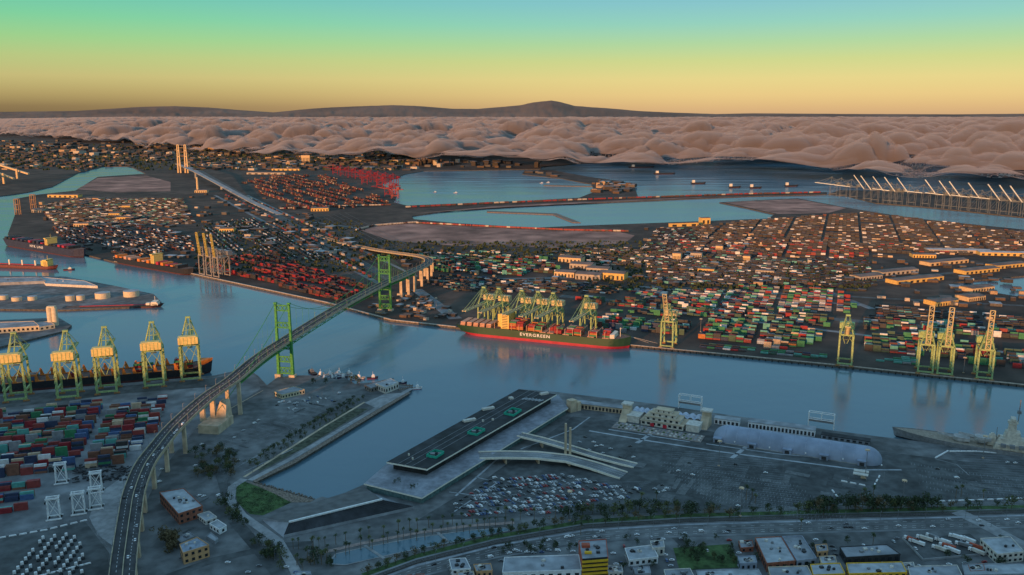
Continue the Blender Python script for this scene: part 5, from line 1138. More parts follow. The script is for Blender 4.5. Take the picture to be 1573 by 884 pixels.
# ------------------------------------------------------------------ cars and trucks
def car_mesh(col, van=False):
    mb = MB(); L_, W_ = 4.7, 1.9
    prof = [(-2.35, .35), (2.35, .35), (2.35, .75), (1.2, .95), (.6, 1.5), (-1.2, 1.52), (-1.9, 1.0), (-2.35, .92)] if not van else [(-2.6, .35), (2.5, .35), (2.5, 1.0), (1.9, 1.2), (1.3, 2.1), (-2.6, 2.15)]
    n_ = len(prof); k = .92
    vs = [(x, -W_ / 2 * (k if z > 1.2 else 1), z) for x, z in prof] + [(x, W_ / 2 * (k if z > 1.2 else 1), z) for x, z in prof]
    mb.add(vs, [tuple(range(n_)), tuple(range(2 * n_ - 1, n_ - 1, -1))] + [((i + 1) % n_, i, n_ + i, n_ + (i + 1) % n_) for i in range(n_)])
    for m_i, (x0, z0, x1, z1) in enumerate(((1.2, .97, .62, 1.48), (-1.22, 1.5, -1.86, 1.04))):
        if not van: mb.add([(x0 + .03, -.8, z0), (x0 + .03, .8, z0), (x1 + .03, .75, z1), (x1 + .03, -.75, z1)] if m_i == 0 else [(x0 - .03, -.75, z0), (x0 - .03, .75, z0), (x1 - .03, .8, z1), (x1 - .03, -.8, z1)], [(0, 1, 2, 3)], 1)
    for s in (-1, 1):
        mb.box((-.3, s * .93, 1.18) if not van else (.2, s * .95, 1.6), (1.7, .06, .4), 0, 1)
        for x in (-1.4, 1.4): mb.box((x, s * .88, .33), (.66, .26, .66), 0, 2)
    return mb.mesh('parked_car', [mat('car_' + col, CARC[col], .3, var=.05, spec=.5), GLASS, RUBBER])
CARC = {'white': (.75, .76, .78), 'silver': (.45, .48, .52), 'black': (.03, .03, .035), 'blue': (.08, .14, .30), 'red': (.35, .03, .03), 'grey': (.16, .17, .19)}
CAR = {k: car_mesh(k) for k in CARC}; VAN = car_mesh('white', True)
ncar = [0]; MORE = []
def car(p, rz, where, cols=('white', 'white', 'silver', 'silver', 'black', 'blue', 'grey', 'red'), group=None, name='parked_car'):
    ncar[0] += 1; c = random.choice(cols); v = random.random() < .12
    if ncar[0] > 300: MORE.append((p, rz, c)); return
    o = obj(name, VAN if v else CAR[c], None, p, rz); tag(o, f"{'white van' if v else c + ' car'} {where}", 'van' if v else 'car', f"{'white vans' if v else c + ' cars'} {where}")
lotp = [P2(x, y) for x, y in ((697, 786), (752, 742), (800, 730), (850, 727), (905, 738), (985, 752), (978, 764), (905, 776), (862, 788), (720, 797))]
d = (P(900, 760) - P(700, 778)).normalized(); nn = Vector((-d.y, d.x, 0)); u0 = P(690, 790)
cand = []
for r in range(-2, 16):
    for i in range(0, 90):
        p = u0 + d * (i * 3.0) + nn * (r * 8.4 + (r % 2) * 1.2)
        if inside((p.x, p.y), lotp) and random.random() < .66: cand.append((p, math.atan2(d.y, d.x) + math.pi / 2 + .55 * (1 if r % 2 else 1)))
random.shuffle(cand)
for p, rz in cand[:150]: car(Vector((p.x, p.y, LZ + .16)), rz + random.choice((0, math.pi)), 'parked in the terminal car park')
for px in ((700, 775), (708, 769), (716, 764), (724, 759), (731, 754), (739, 749), (746, 744), (753, 739), (760, 735)): car(P(*px, LZ + .16), .4, 'parked along the lane below the terminal front')
for px in ((1006, 752), (1010, 757), (1017, 746), (1020, 755), (1024, 751), (916, 686), (924, 685), (938, 690), (968, 686), (973, 703), (953, 703), (905, 692), (912, 680), (1059, 712), (1042, 724), (1064, 730), (1130, 714), (1176, 727), (1013, 780), (1068, 775), (1134, 778), (890, 680), (926, 697), (899, 672), (1440, 721), (1470, 735), (1560, 712), (1548, 711)): car(P(*px, LZ + .2), random.uniform(-.6, .6), 'standing on the open wharf lot', ('white', 'white', 'silver', 'black'))
for i in range(30):
    t_ = random.random(); p = P(425 + 95 * t_ + random.uniform(-10, 10), 626 - 18 * t_ + random.uniform(-5, 9), LZ + .2); car(p, .55 + random.choice((0, 1.57)), 'parked near the marina office', ('white', 'white', 'silver', 'black', 'blue'))
for px in ((397, 646), (391, 651), (310, 683), (312, 690), (300, 716), (356, 709), (366, 708), (345, 690), (360, 673), (374, 662), (245, 741), (248, 722), (258, 767), (306, 762), (313, 763), (336, 762), (270, 780)): car(P(*px, LZ + .2), .9, 'on the lot under the bridge', ('white', 'white', 'silver', 'grey'))
for i in range(26):
    k = random.randrange(4, 74); s = random.choice((-7.2, -3.2, 3.2, 7.2)); p = DK[k] + DR[k] * s + Vector((0, 0, .04)); car(p, math.atan2(DR[k].x, -DR[k].y) + (math.pi if s > 0 else 0) + 0, 'driving on the bridge road', ('white', 'white', 'silver', 'black'), name='moving_car')
blp = [P(x, y + 2, LZ + .2) for x, y in bl]
for i in range(34):
    k = random.randrange(1, len(blp) - 2); t_ = random.random(); a, c_ = blp[k], blp[k + 1]; dd = (c_ - a).normalized(); s = random.choice((-7, -3.5, 3.5, 7)); p = a.lerp(c_, t_) + Vector((-dd.y, dd.x, 0)) * s; car(p, math.atan2(dd.y, dd.x) + (math.pi if s > 0 else 0), 'driving along the boulevard', ('white', 'silver', 'white', 'black', 'grey'), name='moving_car')
for px in ((798, 848), (810, 849), (820, 850), (832, 849), (843, 846), (857, 847), (880, 848), (942, 851), (1022, 853), (1278, 840), (1281, 846), (1283, 853), (1458, 868), (1482, 866), (1512, 864), (770, 862), (464, 860), (398, 870), (420, 852), (381, 880), (350, 865), (440, 872), (455, 880)): car(P(*px, LZ + .3), random.uniform(-.3, .3), 'parked by the street buildings')
for p, rz in cand[150:340]: car(Vector((p.x, p.y, LZ + .16)), rz + random.choice((0, math.pi)), 'parked in the terminal car park')
for i in range(40): car(P(random.uniform(940, 1573), random.uniform(826, 878), LZ + .3), random.choice((.1, 1.6)), 'by the street buildings')
ck = list(CARC); cmb = MB()
for p, rz, c in MORE:
    k = ck.index(c)
    cmb.box((p[0], p[1], p[2] + .62), (4.6, 1.85, .7), rz, k); cmb.box((p[0] - .3 * math.cos(rz), p[1] - .3 * math.sin(rz), p[2] + 1.2), (2.7, 1.7, .6), rz, len(ck), .82, k)
tag(cmb.build('parked_cars', [MATS['car_' + k] for k in ck] + [GLASS]), 'remaining parked cars filling the terminal car park', 'cars', kind='stuff')
# yard tractors in the lower-left lot
def truck_mesh(body=(0,), name='yard_truck'):
    mb = MB(); mb.box((2.2, 0, 2.0), (2.6, 2.4, 2.5), 0, 0, .94); mb.box((2.2, 0, 3.35), (2.0, 2.0, .3)); mb.box((-1, 0, .9), (6.4, 1.1, .4), 0, 1); mb.box((3.52, 0, 2.4), (.08, 2.0, .9), 0, 1); mb.box((-2, 0, 1.35), (1.4, 1.6, .3), 0, 1)
    for x in (-3, -1.7, 2.6):
        for s in (-1, 1): mb.box((x, s * 1.05, .5), (1.0, .4, 1.0), 0, 2)
    return mb.mesh(name, [WHITE, DARK, RUBBER])
TM = truck_mesh()
tl = [P2(x, y) for x, y in ((8, 838), (118, 822), (135, 868), (140, 900), (20, 905))]
k = 0
for r in range(12):
    for i in range(12):
        p = P(10, 900) + QL * (i * 9.5 + r * 1.3) - QLW * (-r * 7.6) 
        if inside((p.x, p.y), tl) and random.random() < .82 and k < 90:
            k += 1; tag(obj('yard_truck', TM, None, (p.x, p.y, LZ + .14), ql + math.pi / 2 + .25 + random.uniform(-.06, .06)), 'white yard tractor truck parked in the barrier-lined lot', 'truck', 'white yard trucks')
def long_truck(px, rz, col, lab):
    r = thing('lorry', lab, 'lorry', P(*px, LZ + .3), rz, 'lorries in the truck yard'); MB().box((-1.5, 0, 2.5), (11, 2.5, 2.7)).build('trailer', col, r); MB().box((5.8, 0, 1.9), (2.6, 2.4, 2.8), top=.92).build('cab', WHITE, r)
    for x in (-5.5, -4.2, 5.6):
        for s in (-1, 1): MB().box((x, s * 1.05, .5), (1.0, .4, 1.0)).build('wheel', RUBBER, r)
for i, (x, y) in enumerate(((1400, 832), (1408, 836), (1420, 830), (1434, 828), (1448, 834), (1455, 842), (1462, 848), (1444, 846), (1480, 840), (1486, 832), (1496, 842), (1470, 828), (1500, 850))):
    c = [REDW, WHITE, OFFW, GREYS, WHITE][i % 5]; long_truck((x, y), 2.2 + .1 * (i % 3), c, {0: 'lorry with a red trailer in the walled truck yard', 1: 'lorry with a white trailer in the walled truck yard', 2: 'lorry with a cream trailer in the walled truck yard', 3: 'lorry with a grey trailer in the walled truck yard', 4: 'lorry with a white trailer in the walled truck yard'}[i % 5])
# rusty scrap heap behind the gantries
sc = MB()
for i in range(140): p = P(115 + random.random() * 85, 722 - random.random() * 8 + 22 * random.random()); sc.box((p.x, p.y, LZ + random.uniform(.4, 2.2)), (random.uniform(1, 8), random.uniform(.5, 2), random.uniform(.4, 1.5)), random.random() * 3)
tag(sc.build('scrap_heap', DARK), 'dark heap of chassis and scrap beside the white gantries', 'scrap', kind='stuff')

# ------------------------------------------------------------------ trees
def leaf_mat(name, c): return mat(name, c, .8, var=.45, scale=.6, spec=.2)
LF = [leaf_mat('leaf_dark', (.045, .065, .034)), leaf_mat('leaf_olive', (.09, .105, .045)), leaf_mat('leaf_brown', (.12, .095, .05))]
BARK = mat('bark', (.10, .08, .06), .9); PALMT = mat('palm_trunk', (.16, .13, .10), .9)
def crown_mesh(seed, w, h, n=260):
    r = np.random.default_rng(seed); mb = MB(); nb = 9
    cen = [(r.normal(0, w * .28), r.normal(0, w * .28), h * .5 + r.normal(0, h * .2), w * r.uniform(.22, .42)) for _ in range(nb)]
    for i in range(n):
        cx, cy, cz, cr = cen[i % nb]; v = r.normal(0, 1, 3); v /= np.linalg.norm(v); q = cr * r.uniform(.6, 1.08)
        p = Vector((cx + v[0] * q, cy + v[1] * q, cz + v[2] * q * .8)); a = Vector(r.normal(0, 1, 3)).normalized(); b_ = a.cross(Vector(v)).normalized(); s = w * r.uniform(.05, .10)
        mb.add([p - a * s, p + b_ * s * .7, p + a * s, p - b_ * s * .7], [(0, 1, 2, 3)])
    return mb
def trunk_mesh(h, r0):
    mb = MB(); mb.beam((0, 0, -.3), (.1, 0, h), r0 * 2, w2=r0 * .9)
    for a in (0, 2.1, 4.2): mb.beam((.1, 0, h * .7), (math.cos(a) * h * .35, math.sin(a) * h * .35, h * 1.35), r0 * .9, w2=r0 * .4)
    return mb
TREES = []
for i in range(5):
    w, h = 6.5, 6.5; TREES.append([(trunk_mesh(3.2, .22).mesh('trunk', BARK), crown_mesh(i + 3, w, h).mesh('crown', LF[j])) for j in range(3)])
def palm_meshes(seed):
    r = np.random.default_rng(seed); t = MB(); t.beam((0, 0, -.3), (.3, 0, 11), .55, w2=.36); c = MB()
    for i in range(26):
        a = r.uniform(0, 6.28); e = r.uniform(-.5, 1.1); L_ = r.uniform(2.0, 3.0); p = Vector((.3, 0, 11)); prev = p; w = .55
        for k in range(3):
            e2 = e - k * .55; q = prev + Vector((math.cos(a) * math.cos(e2), math.sin(a) * math.cos(e2), math.sin(e2))) * L_ / 3; sd_ = Vector((-math.sin(a), math.cos(a), 0)) * w
            c.add([prev - sd_, prev + sd_, q + sd_ * .7, q - sd_ * .7], [(0, 1, 2, 3)]); prev = q; w *= .7
    return t.mesh('trunk', PALMT), c.mesh('crown', LF[seed % 2])
PALMS = [palm_meshes(i) for i in range(3)]
def tree(p, where, s=1., kind=None, palm=False):
    j = random.randrange(3) if kind is None else kind
    if palm: tm_, cm_ = random.choice(PALMS); nm, lab, cat = 'palm_tree', f'tall slim palm tree {where}', 'palm'
    else: tm_, cm_ = random.choice(TREES)[j]; nm, lab, cat = 'broadleaf_tree', f"{['dark green', 'olive green', 'brownish'][j]} bushy tree {where}", 'tree'
    r = thing(nm, lab, cat, p, random.random() * 6.28, f"{['dark', 'olive', 'brown'][j] if not palm else 'palm'} trees {where}"); r.scale = (s, s, s * random.uniform(.85, 1.15))
    obj('trunk', tm_, r); c = obj('crown', cm_, r)
    if not palm: c.location = (0, 0, 2.6)
def along(px, n_): 
    q = [P(*a) for a in px]; sg = [(b_ - a).length for a, b_ in zip(q[:-1], q[1:])]; T_ = sum(sg); o = []
    for i in range(n_):
        t_ = (i + random.uniform(.2, .8)) / n_ * T_; k = 0
        while k < len(sg) - 1 and t_ > sg[k]: t_ -= sg[k]; k += 1
        o.append(q[k].lerp(q[k + 1], t_ / sg[k]))
    return o
for p in along(shift(bl[3:], -18), 46): tree(p + Vector((random.uniform(-2, 2), random.uniform(-4, 5), 0)), 'in the planting strip by the railway', random.uniform(.8, 1.5), random.choice((0, 0, 1, 2)))
for p in along([(1240, 786), (1320, 783), (1440, 781)], 34): tree(p + Vector((random.uniform(-3, 3), random.uniform(-3, 6), 0)), 'in the thick grove by the railway', random.uniform(1, 1.9), random.choice((0, 0, 0, 2)))
for p in along([(860, 795), (980, 787), (1100, 786)], 22): tree(p + Vector((random.uniform(-3, 3), random.uniform(-3, 5), 0)), 'in the clump below the car park', random.uniform(1, 1.7), random.choice((0, 0, 1)))
for p in along(shift(bl[:4], -22), 24): tree(p, 'between the pools and the car park', 1.0, None)
for p in along([(500, 858), (560, 844), (640, 828), (720, 818), (790, 808)], 26): tree(p + Vector((0, random.uniform(-6, 6), 0)), 'around the long pool', random.uniform(.75, 1.05), palm=True)
for p in along([(470, 846), (560, 828), (650, 812), (760, 800), (860, 798)], 22): tree(p, 'along the pool walk', random.uniform(.8, 1.1), palm=True)
for px in ((985, 775), (1008, 773), (1146, 768), (1155, 768), (1160, 774), (1326, 770), (1341, 769), (1468, 766), (1476, 764), (1510, 768), (892, 822), (1340, 843), (1230, 815)): tree(P(*px), 'standing along the edge of the wharf lot', random.uniform(1, 1.3), palm=True)
for px in ((607, 743), (612, 741), (632, 752), (637, 751)): p = P(*px, 12.2); tree(p, 'in a planter on the terminal terrace', .55, 0)
for p in along([(548, 613), (500, 642), (450, 673), (380, 718)], 26): tree(p, 'in the row beside the promenade', random.uniform(.7, 1.05), random.choice((0, 1)))
for p in along([(560, 612), (505, 648), (440, 688), (392, 720)], 18): tree(p, 'on the promenade lawn', random.uniform(.5, .8), random.choice((0, 1)))
for i in range(34): p = P(300 + random.random() * 65, 690 + random.random() * 48); tree(p, 'in the grove under the bridge', random.uniform(.8, 1.4), random.choice((0, 0, 1, 2)))
for i in range(30): t_ = random.random(); p = P(345 + 85 * t_ + random.uniform(-12, 12), 775 + 90 * t_ + random.uniform(-10, 14)); tree(p, 'along the curved street', random.uniform(.7, 1.3), random.choice((0, 1)))
for i in range(9): p = P(250 + random.random() * 22, 826 + random.random() * 26); tree(p, 'beside the tan house block', random.uniform(1.2, 1.9), 2)
for i in range(22): p = P(450 + random.random() * 60, 838 + random.random() * 40); tree(p, 'in the plaza by the pool end', random.uniform(.7, 1.1), palm=random.random() < .6)
for i in range(16): p = P(1040 + random.random() * 90, 842 + random.random() * 30); tree(p, 'in the green yard', random.uniform(.6, 1.1), random.choice((0, 1)))
for i in range(26): p = P(940 + random.random() * 620, 828 + random.random() * 50); tree(p, 'between the street buildings', random.uniform(.6, 1.0), 0)
for i in range(14): p = P(770 + random.random() * 120, 838 + random.random() * 12); tree(p, 'behind the grey warehouse', random.uniform(.6, .9), 0)
for px in ((540, 588), (546, 585), (552, 592), (500, 590), (480, 590)): tree(P(*px), 'by the marina jetty', 1.1, 0)
gm = MB()                                       # tufts on the grass patch
for i in range(2500):
    p = P(360 + random.random() * 88, 742 + random.random() * 50)
    if inside((p.x, p.y), [P2(x, y) for x, y in ((361, 745), (376, 741), (420, 758), (446, 772), (404, 791), (385, 789), (365, 772))]):
        a = random.random() * 3.14; s = random.uniform(.3, .8); gm.add([(p.x - math.cos(a) * s, p.y - math.sin(a) * s, LZ), (p.x + math.cos(a) * s, p.y + math.sin(a) * s, LZ), (p.x, p.y, LZ + random.uniform(.3, .9))], [(0, 1, 2)])
tag(gm.build('grass_tufts', GRASS), 'rough grass on the green patch by the inlet', 'grass', kind='stuff')
# rocks at the head of the inlet
rk = MB()
for i in range(700):
    t_ = random.random(); a = P(389, 741).lerp(P(482, 768), t_) + Vector((random.uniform(-1, 1), random.uniform(-1, 6), 0)); s = random.uniform(.4, 1.3); rk.box((a.x, a.y, random.uniform(.2, 3)), (s, s * .8, s), random.random() * 3, top=.7)
tag(rk.build('riprap_rocks', SAND), 'rock armour along the head of the inlet', 'rocks', kind='stuff')

# ------------------------------------------------------------------ high-mast lamps
LAMPH = mat('lamp_head_lit_tan', (.60, .42, .26), .5)  # low sun catching the mast tops is put into this tan
def mast(px, h, lab, z=LZ):
    r = thing('high_mast_lamp', lab, 'lamp', P(*px, z), 0, 'high-mast lamps'); mb = MB(); mb.beam((0, 0, 0), (0, 0, h), .7, w2=.4); mb.build('mast', GREYS, r)
    mb = MB(); mb.cyl((0, 0, h), 2.4, .7, 14); mb.build('lamp_ring', LAMPH, r)
    for k in range(6): a = k * 1.047; MB().box((2.2 * math.cos(a), 2.2 * math.sin(a), h - .4), (.9, .7, .7), a).build('floodlight', OFFW, r)
    MB().cyl((0, 0, 0), 1.2, .8, 10).build('base', LAMPH, r)
for px, h, lab in (((875, 800), 30, 'high lamp mast rising from the trees below the car park'), ((1137, 793), 29, 'high lamp mast by the trees at the lot edge'), ((1104, 716), 29, 'high lamp mast before the dome end'), ((1329, 735), 32, 'high lamp mast at the rounded dome end beside the gate'), ((1386, 776), 26, 'high lamp mast by the white block row'), ((1510, 704), 26, 'high lamp mast beside the battleship'), ((641, 480), 27, 'high lamp mast east of the far bridge tower'), ((670, 473), 20, 'short lamp mast on the dark apron by the green ship stern'), ((1076, 510), 24, 'high lamp mast in the island container yard'), ((1249, 455), 34, 'high lamp mast in the back yard of the island'), ((1480, 573), 24, 'goose-necked lamp mast between the upright cranes')):
    mast(px, h, lab)

# ------------------------------------------------------------------ street lamps, asphalt repairs, fences
sl = thing('street_lamp', '', 'lamp', (0, 0, 0), 0, '')
MB().beam((0, 0, 0), (0, 0, 9.5), .28, w2=.16).build('pole', GREYS, sl); mb = MB(); mb.beam((0, 0, 9.4), (2.4, 0, 9.9), .16); mb.box((2.6, 0, 9.85), (1.1, .4, .2)); mb.build('lamp_arm', GREYS, sl); MB().cyl((0, 0, 0), .4, .6, 8).build('base', CONC, sl)
remember(sl); first = [True]
def lamps(px, n_, where):
    for p in along(px, n_):
        o = sl if first[0] else copy_tree(sl); first[0] = False
        o.location = p; o.rotation_euler = (0, 0, random.choice((1.2, -1.9))); o['label'] = f'slim grey street lamp {where}'; o['group'] = f'street lamps {where}'
lamps(shift(bl[1:], 9), 34, 'on the building side of the boulevard'); lamps(shift(bl[1:], -6), 30, 'on the rail side of the boulevard')
lamps([(560, 615), (440, 690), (380, 732)], 14, 'along the inlet promenade'); lamps([(330, 700), (345, 745), (372, 800), (430, 870)], 10, 'on the curved street')
lamps([(340, 690), (420, 650), (520, 600)], 9, 'in the lot beside the bridge'); lamps([(1010, 700), (1200, 726), (1400, 744), (1570, 750)], 12, 'across the open wharf lot'); lamps([(720, 790), (860, 780), (980, 760)], 8, 'in the terminal car park')
PATCH = [mat('repair_dark', (.065, .07, .072), .9, var=.3, scale=.4), mat('repair_pale', (.135, .143, .147), .9, var=.25, scale=.4)]
def patches(poly, n_, sz):
    wp = [P2(*q) for q in poly]; xs_ = [q[0] for q in wp]; ys_ = [q[1] for q in wp]; k = 0; c = 0
    while k < n_ and c < 4000:
        c += 1; x, y = random.uniform(min(xs_), max(xs_)), random.uniform(min(ys_), max(ys_))
        if not inside((x, y), wp): continue
        k += 1; a, b_ = random.uniform(*sz), random.uniform(sz[0] * .2, sz[1] * .35); rz = qrz + random.choice((0, math.pi / 2)) + random.uniform(-.05, .05); ca, sa = math.cos(rz), math.sin(rz)
        mb = MB(); mb.sheet([(x + u * ca - v * sa, y + u * sa + v * ca, LZ + .2 + .004 * k) for u, v in ((-a, -b_), (a, -b_), (a, b_), (-a, b_))]); S('asphalt_repair', mb, random.choice(PATCH))
patches([(960, 690), (1260, 730), (1560, 735), (1560, 760), (1200, 772), (1000, 765)], 34, (4, 22)); patches([(330, 690), (420, 640), (520, 600), (540, 612), (380, 705)], 16, (3, 14)); patches([(230, 800), (330, 740), (350, 800), (300, 870)], 12, (2, 9)); patches([(-20, 640), (200, 625), (240, 690), (100, 730)], 14, (4, 14))
ln = MB()                                          # painted bays and arrows of the open lot
for r in range(9):
    for i in range(46):
        a = P(1000 + r * 9, 706 + r * 7) + qd * (i * 3.4 + 6); b_ = a - qn * 5
        if a.x < P(1290, 740).x: ln.strip([a + qd * .09 + Vector((0, 0, .3)), b_ + qd * .09 + Vector((0, 0, .3))], [a - qd * .09 + Vector((0, 0, .3)), b_ - qd * .09 + Vector((0, 0, .3))])
for r in range(5):
    for i in range(60):
        a = P(1400 + r * 6, 712 + r * 9) + qd * (i * 3.4); b_ = a - qn * 5
        ln.strip([a + qd * .09 + Vector((0, 0, .3)), b_ + qd * .09 + Vector((0, 0, .3))], [a - qd * .09 + Vector((0, 0, .3)), b_ - qd * .09 + Vector((0, 0, .3))])
tag(ln.build('bay_markings', PALEROOF), kind='structure')
for lab, px in (('wire fence between the boulevard and the wharf lot', shift(bl[3:], -24)), ('wire fence along the harbour wall under the bridge', [(262, 690), (302, 661), (350, 633), (404, 603)]), ('wire fence round the truck lot', [(-40, 832), (134, 797), (170, 850)])):
    q = [P(*a) for a in px]; f_ = thing('wire_fence', lab, 'fence', q[0]); mb = MB()
    for a, b_ in zip(q[:-1], q[1:]):
        for z in (.9, 2.2): mb.beam(a - q[0] + Vector((0, 0, z)), b_ - q[0] + Vector((0, 0, z)), .12)
        for k in range(int((b_ - a).length / 6)): p = a.lerp(b_, k * 6 / (b_ - a).length) - q[0]; mb.beam(p, p + Vector((0, 0, 2.4)), .14)
    tag(mb.build('fence_run', GREYS, f_), kind='stuff')
# ------------------------------------------------------------------ island warehouses and far buildings
WTAN = mat('sunlit_tan_wall', (.62, .45, .25), .75, var=.15); WPALE = mat('pale_wall', (.42, .37, .31), .75, var=.15); WYEL = mat('ochre_wall', (.66, .44, .14), .7, var=.15); ROOFB = mat('brown_roof', (.16, .13, .12), .85, var=.25, scale=.05)
def shed(label, px, Ln, Wd, h, rz, wall=WTAN, roofm=ROOFB, group=None, doors=6, name='warehouse'):
    r = thing(name, label, 'warehouse', P(*px), rz, group); MB().box((0, 0, h / 2), (Ln, Wd, h)).build('wall', wall, r)
    mb = MB(); mb.add([(-Ln / 2 - .6, -Wd / 2 - .6, h), (Ln / 2 + .6, -Wd / 2 - .6, h), (Ln / 2 + .6, 0, h + Wd * .08), (-Ln / 2 - .6, 0, h + Wd * .08), (-Ln / 2 - .6, Wd / 2 + .6, h), (Ln / 2 + .6, Wd / 2 + .6, h)], [(0, 1, 2, 3), (3, 2, 5, 4), (1, 5, 2), (0, 3, 4)]); mb.build('roof', roofm, r)
    for i in range(doors): MB().box((-Ln / 2 + (i + .5) * Ln / doors, -Wd / 2 - .1, h * .35), (Ln / doors * .45, .3, h * .6)).build('door', DARK, r)
frz = math.atan2(QF.y, QF.x)
i = 0
for px, Ln, Wd, h, wl in (((878, 402), 62, 40, 13, WTAN), ((895, 412), 58, 40, 13, WPALE), ((870, 424), 50, 38, 12, WTAN), ((906, 428), 60, 42, 13, WPALE), ((942, 428), 62, 40, 16, WYEL), ((920, 418), 56, 36, 12, WPALE), ((1070, 396), 30, 24, 14, WPALE), ((1040, 400), 22, 22, 20, WTAN), ((1147, 402), 18, 18, 16, WTAN), ((1105, 386), 20, 18, 16, WTAN), ((1085, 418), 40, 20, 9, WYEL), ((1175, 420), 44, 18, 8, WPALE)):
    i += 1; shed(['broad warehouse at the back of the sunlit six', 'pale warehouse second from the back of the sunlit six', 'tan warehouse at the near corner of the sunlit six', 'pale warehouse in front of the sunlit six', 'bright ochre warehouse, tallest of the sunlit six', 'pale warehouse in the middle of the sunlit six', 'pale block below the bare fill', 'tall tan block near the bare fill end', 'lone tan cube among the trailer rows', 'tan cube nearest the conveyor gallery', 'ochre low shed behind the green ship', 'pale narrow shed by the back yard road'][i - 1], px, Ln, Wd, h, frz, wl)
drz = math.atan2((P(1462, 425) - P(1345, 437)).y, (P(1462, 425) - P(1345, 437)).x)
for px, Ln, lab, wl in (((1405, 432), 150, 'long cannery shed with a sunlit ochre wall by the small basin', WYEL), ((1375, 420), 120, 'long grey-roofed cannery shed behind the ochre one', WPALE), ((1330, 428), 70, 'short cannery shed at the road bend', WPALE), ((1500, 418), 120, 'long sunlit shed near the small basin mouth', WYEL), ((1450, 405), 140, 'broad dark-roofed shed above the small basin', WTAN), ((1545, 410), 110, 'ochre-walled shed by the basin shore', WYEL), ((1417, 395), 60, 'cream cube-like shed among the dark yards', WYEL), ((1470, 388), 170, 'pale blue-roofed warehouse in the dark yards', WPALE), ((1540, 392), 130, 'ochre warehouse behind the pale-roofed one', WYEL), ((1610, 398), 120, 'tan warehouse past the ochre one', WTAN), ((1445, 467), 60, 'cream shed behind the upright cranes', WYEL), ((1500, 446), 70, 'narrow cream shed on the basin quay', WTAN), ((1490, 460), 50, 'small cream shed inland of the basin', WTAN)):
    shed(lab, px, Ln, 34, 9, drz if px[1] > 400 else frz * .4, wl, PALEROOF if 'pale' in lab else ROOFB, doors=8)
shed('long cream conveyor gallery with a square head house by the mole', (1050, 348), 110, 10, 12, .25, WYEL, doors=3); shed('square ochre head house at the gallery end', (1082, 344), 34, 26, 22, .2, WYEL, doors=2)
for px, Ln, lab, wl in (((410, 268), 260, 'very long pale transit shed behind the far yard', WPALE), ((440, 262), 200, 'long ochre transit shed beyond the pale one', WYEL), ((492, 324), 70, 'cream block at the foot of the far yard', WYEL), ((340, 255), 140, 'pale far shed near the freeway', WPALE), ((380, 250), 120, 'tan far shed under the fog', WTAN), ((100, 303), 150, 'long ochre shed on the salvage quay', WYEL), ((195, 338), 60, 'bright ochre block among the dark left yards', WYEL), ((178, 332), 40, 'small ochre block beside the brighter one', WYEL), ((196, 320), 34, 'ochre drum-roofed block in the left yards', WYEL), ((350, 356), 46, 'cream block beside the rail yard', WYEL), ((310, 296), 60, 'square power-house block with tall chimney', WTAN), ((625, 248), 300, 'broad ochre convention hall on the far shore', WTAN), ((470, 250), 70, 'square tan tower block on the far shore', WTAN), ((128, 348), 50, 'tan shed by the navy ship', WTAN), ((60, 326), 40, 'pale shed by the left channel', WPALE)):
    shed(lab, px, Ln, 40, 12 if 'tower' not in lab else 60, RZF * .2 if Ln > 90 else .1, wl, ROOFB, doors=6)
def chimney(px, h, r_, lab, mt=WTAN):
    t_ = thing('chimney', lab, 'chimney', P(*px)); MB().cyl((0, 0, 0), r_, h, 14, r2=r_ * .75).build('shaft', mt, t_); MB().cyl((0, 0, h), r_ * .85, 1.5, 14).build('rim', mt, t_)
chimney((304, 296), 75, 6, 'tan chimney of the power-house block')
for x, h in ((276, 250), (287, 240)):            # far cable-stayed bridge towers and deck
    t_ = thing('bridge_tower', 'slender far bridge tower rising over the freeway', 'tower', P(x, 266), 0, 'far bridge towers'); mb = MB(); mb.beam((-9, 0, 0), (-5, 0, 190), 9, w2=5); mb.beam((9, 0, 0), (5, 0, 190), 9, w2=5)
    for z in (60, 110, 150, 188): mb.beam((-8, 0, z), (8, 0, z), 5)
    mb.build('tower_frame', WTAN, t_)
fr = thing('elevated_freeway', 'pale elevated freeway running from the far towers to the rail yard', 'freeway', P(300, 262)); q = [(P(272, 252, 40)), P(300, 264, 45), P(340, 285, 25), P(390, 312, 8), P(430, 330, 4)]; mb = MB()
for a, c_ in zip(q[:-1], q[1:]): mb.beam(a - fr.location, c_ - fr.location, 26, 4)
mb.build('deck', CONC, fr)
for k in range(3): p = q[k + 1] - fr.location; MB().box((p.x, p.y, (p.z - 2) / 2), (10, 6, p.z - 2)).build('pier', CONC, fr)
# lift bridges and conveyors by the left basin
for k, (a, c_) in enumerate((((0, 285), (42, 263)), ((22, 283), (60, 258)), ((45, 275), (80, 250)))):
    r = thing('bulk_conveyor', 'long sloping bulk conveyor boom over the left basin', 'conveyor', P(*a), 0, 'bulk conveyors by the left basin'); d_ = P(*c_) - P(*a); mb = MB(); mb.beam((0, 0, 30), (d_.x * .45, d_.y * .12, 95), 12, 9); mb.build('boom', WTAN, r); mb = MB()
    for t_ in (.1, .35): mb.beam((d_.x * t_, 20, 0), (d_.x * t_, 20, 60), 10)
    mb.build('trestle', WTAN, r)
for px in ((28, 330), (52, 322)): r = thing('lift_bridge_tower', 'open steel lift-bridge tower at the left channel mouth', 'tower', P(*px), 0, 'lift-bridge towers'); mb = MB(); [mb.beam((x, y, 0), (x, y, 62), 2.5) for x in (-8, 8) for y in (-6, 6)]; [mb.beam((-8, y, z), (8, y, z), 2) for y in (-6, 6) for z in (20, 40, 61)]; mb.build('tower_frame', mat('rust_steel', (.28, .17, .10), .7), r)
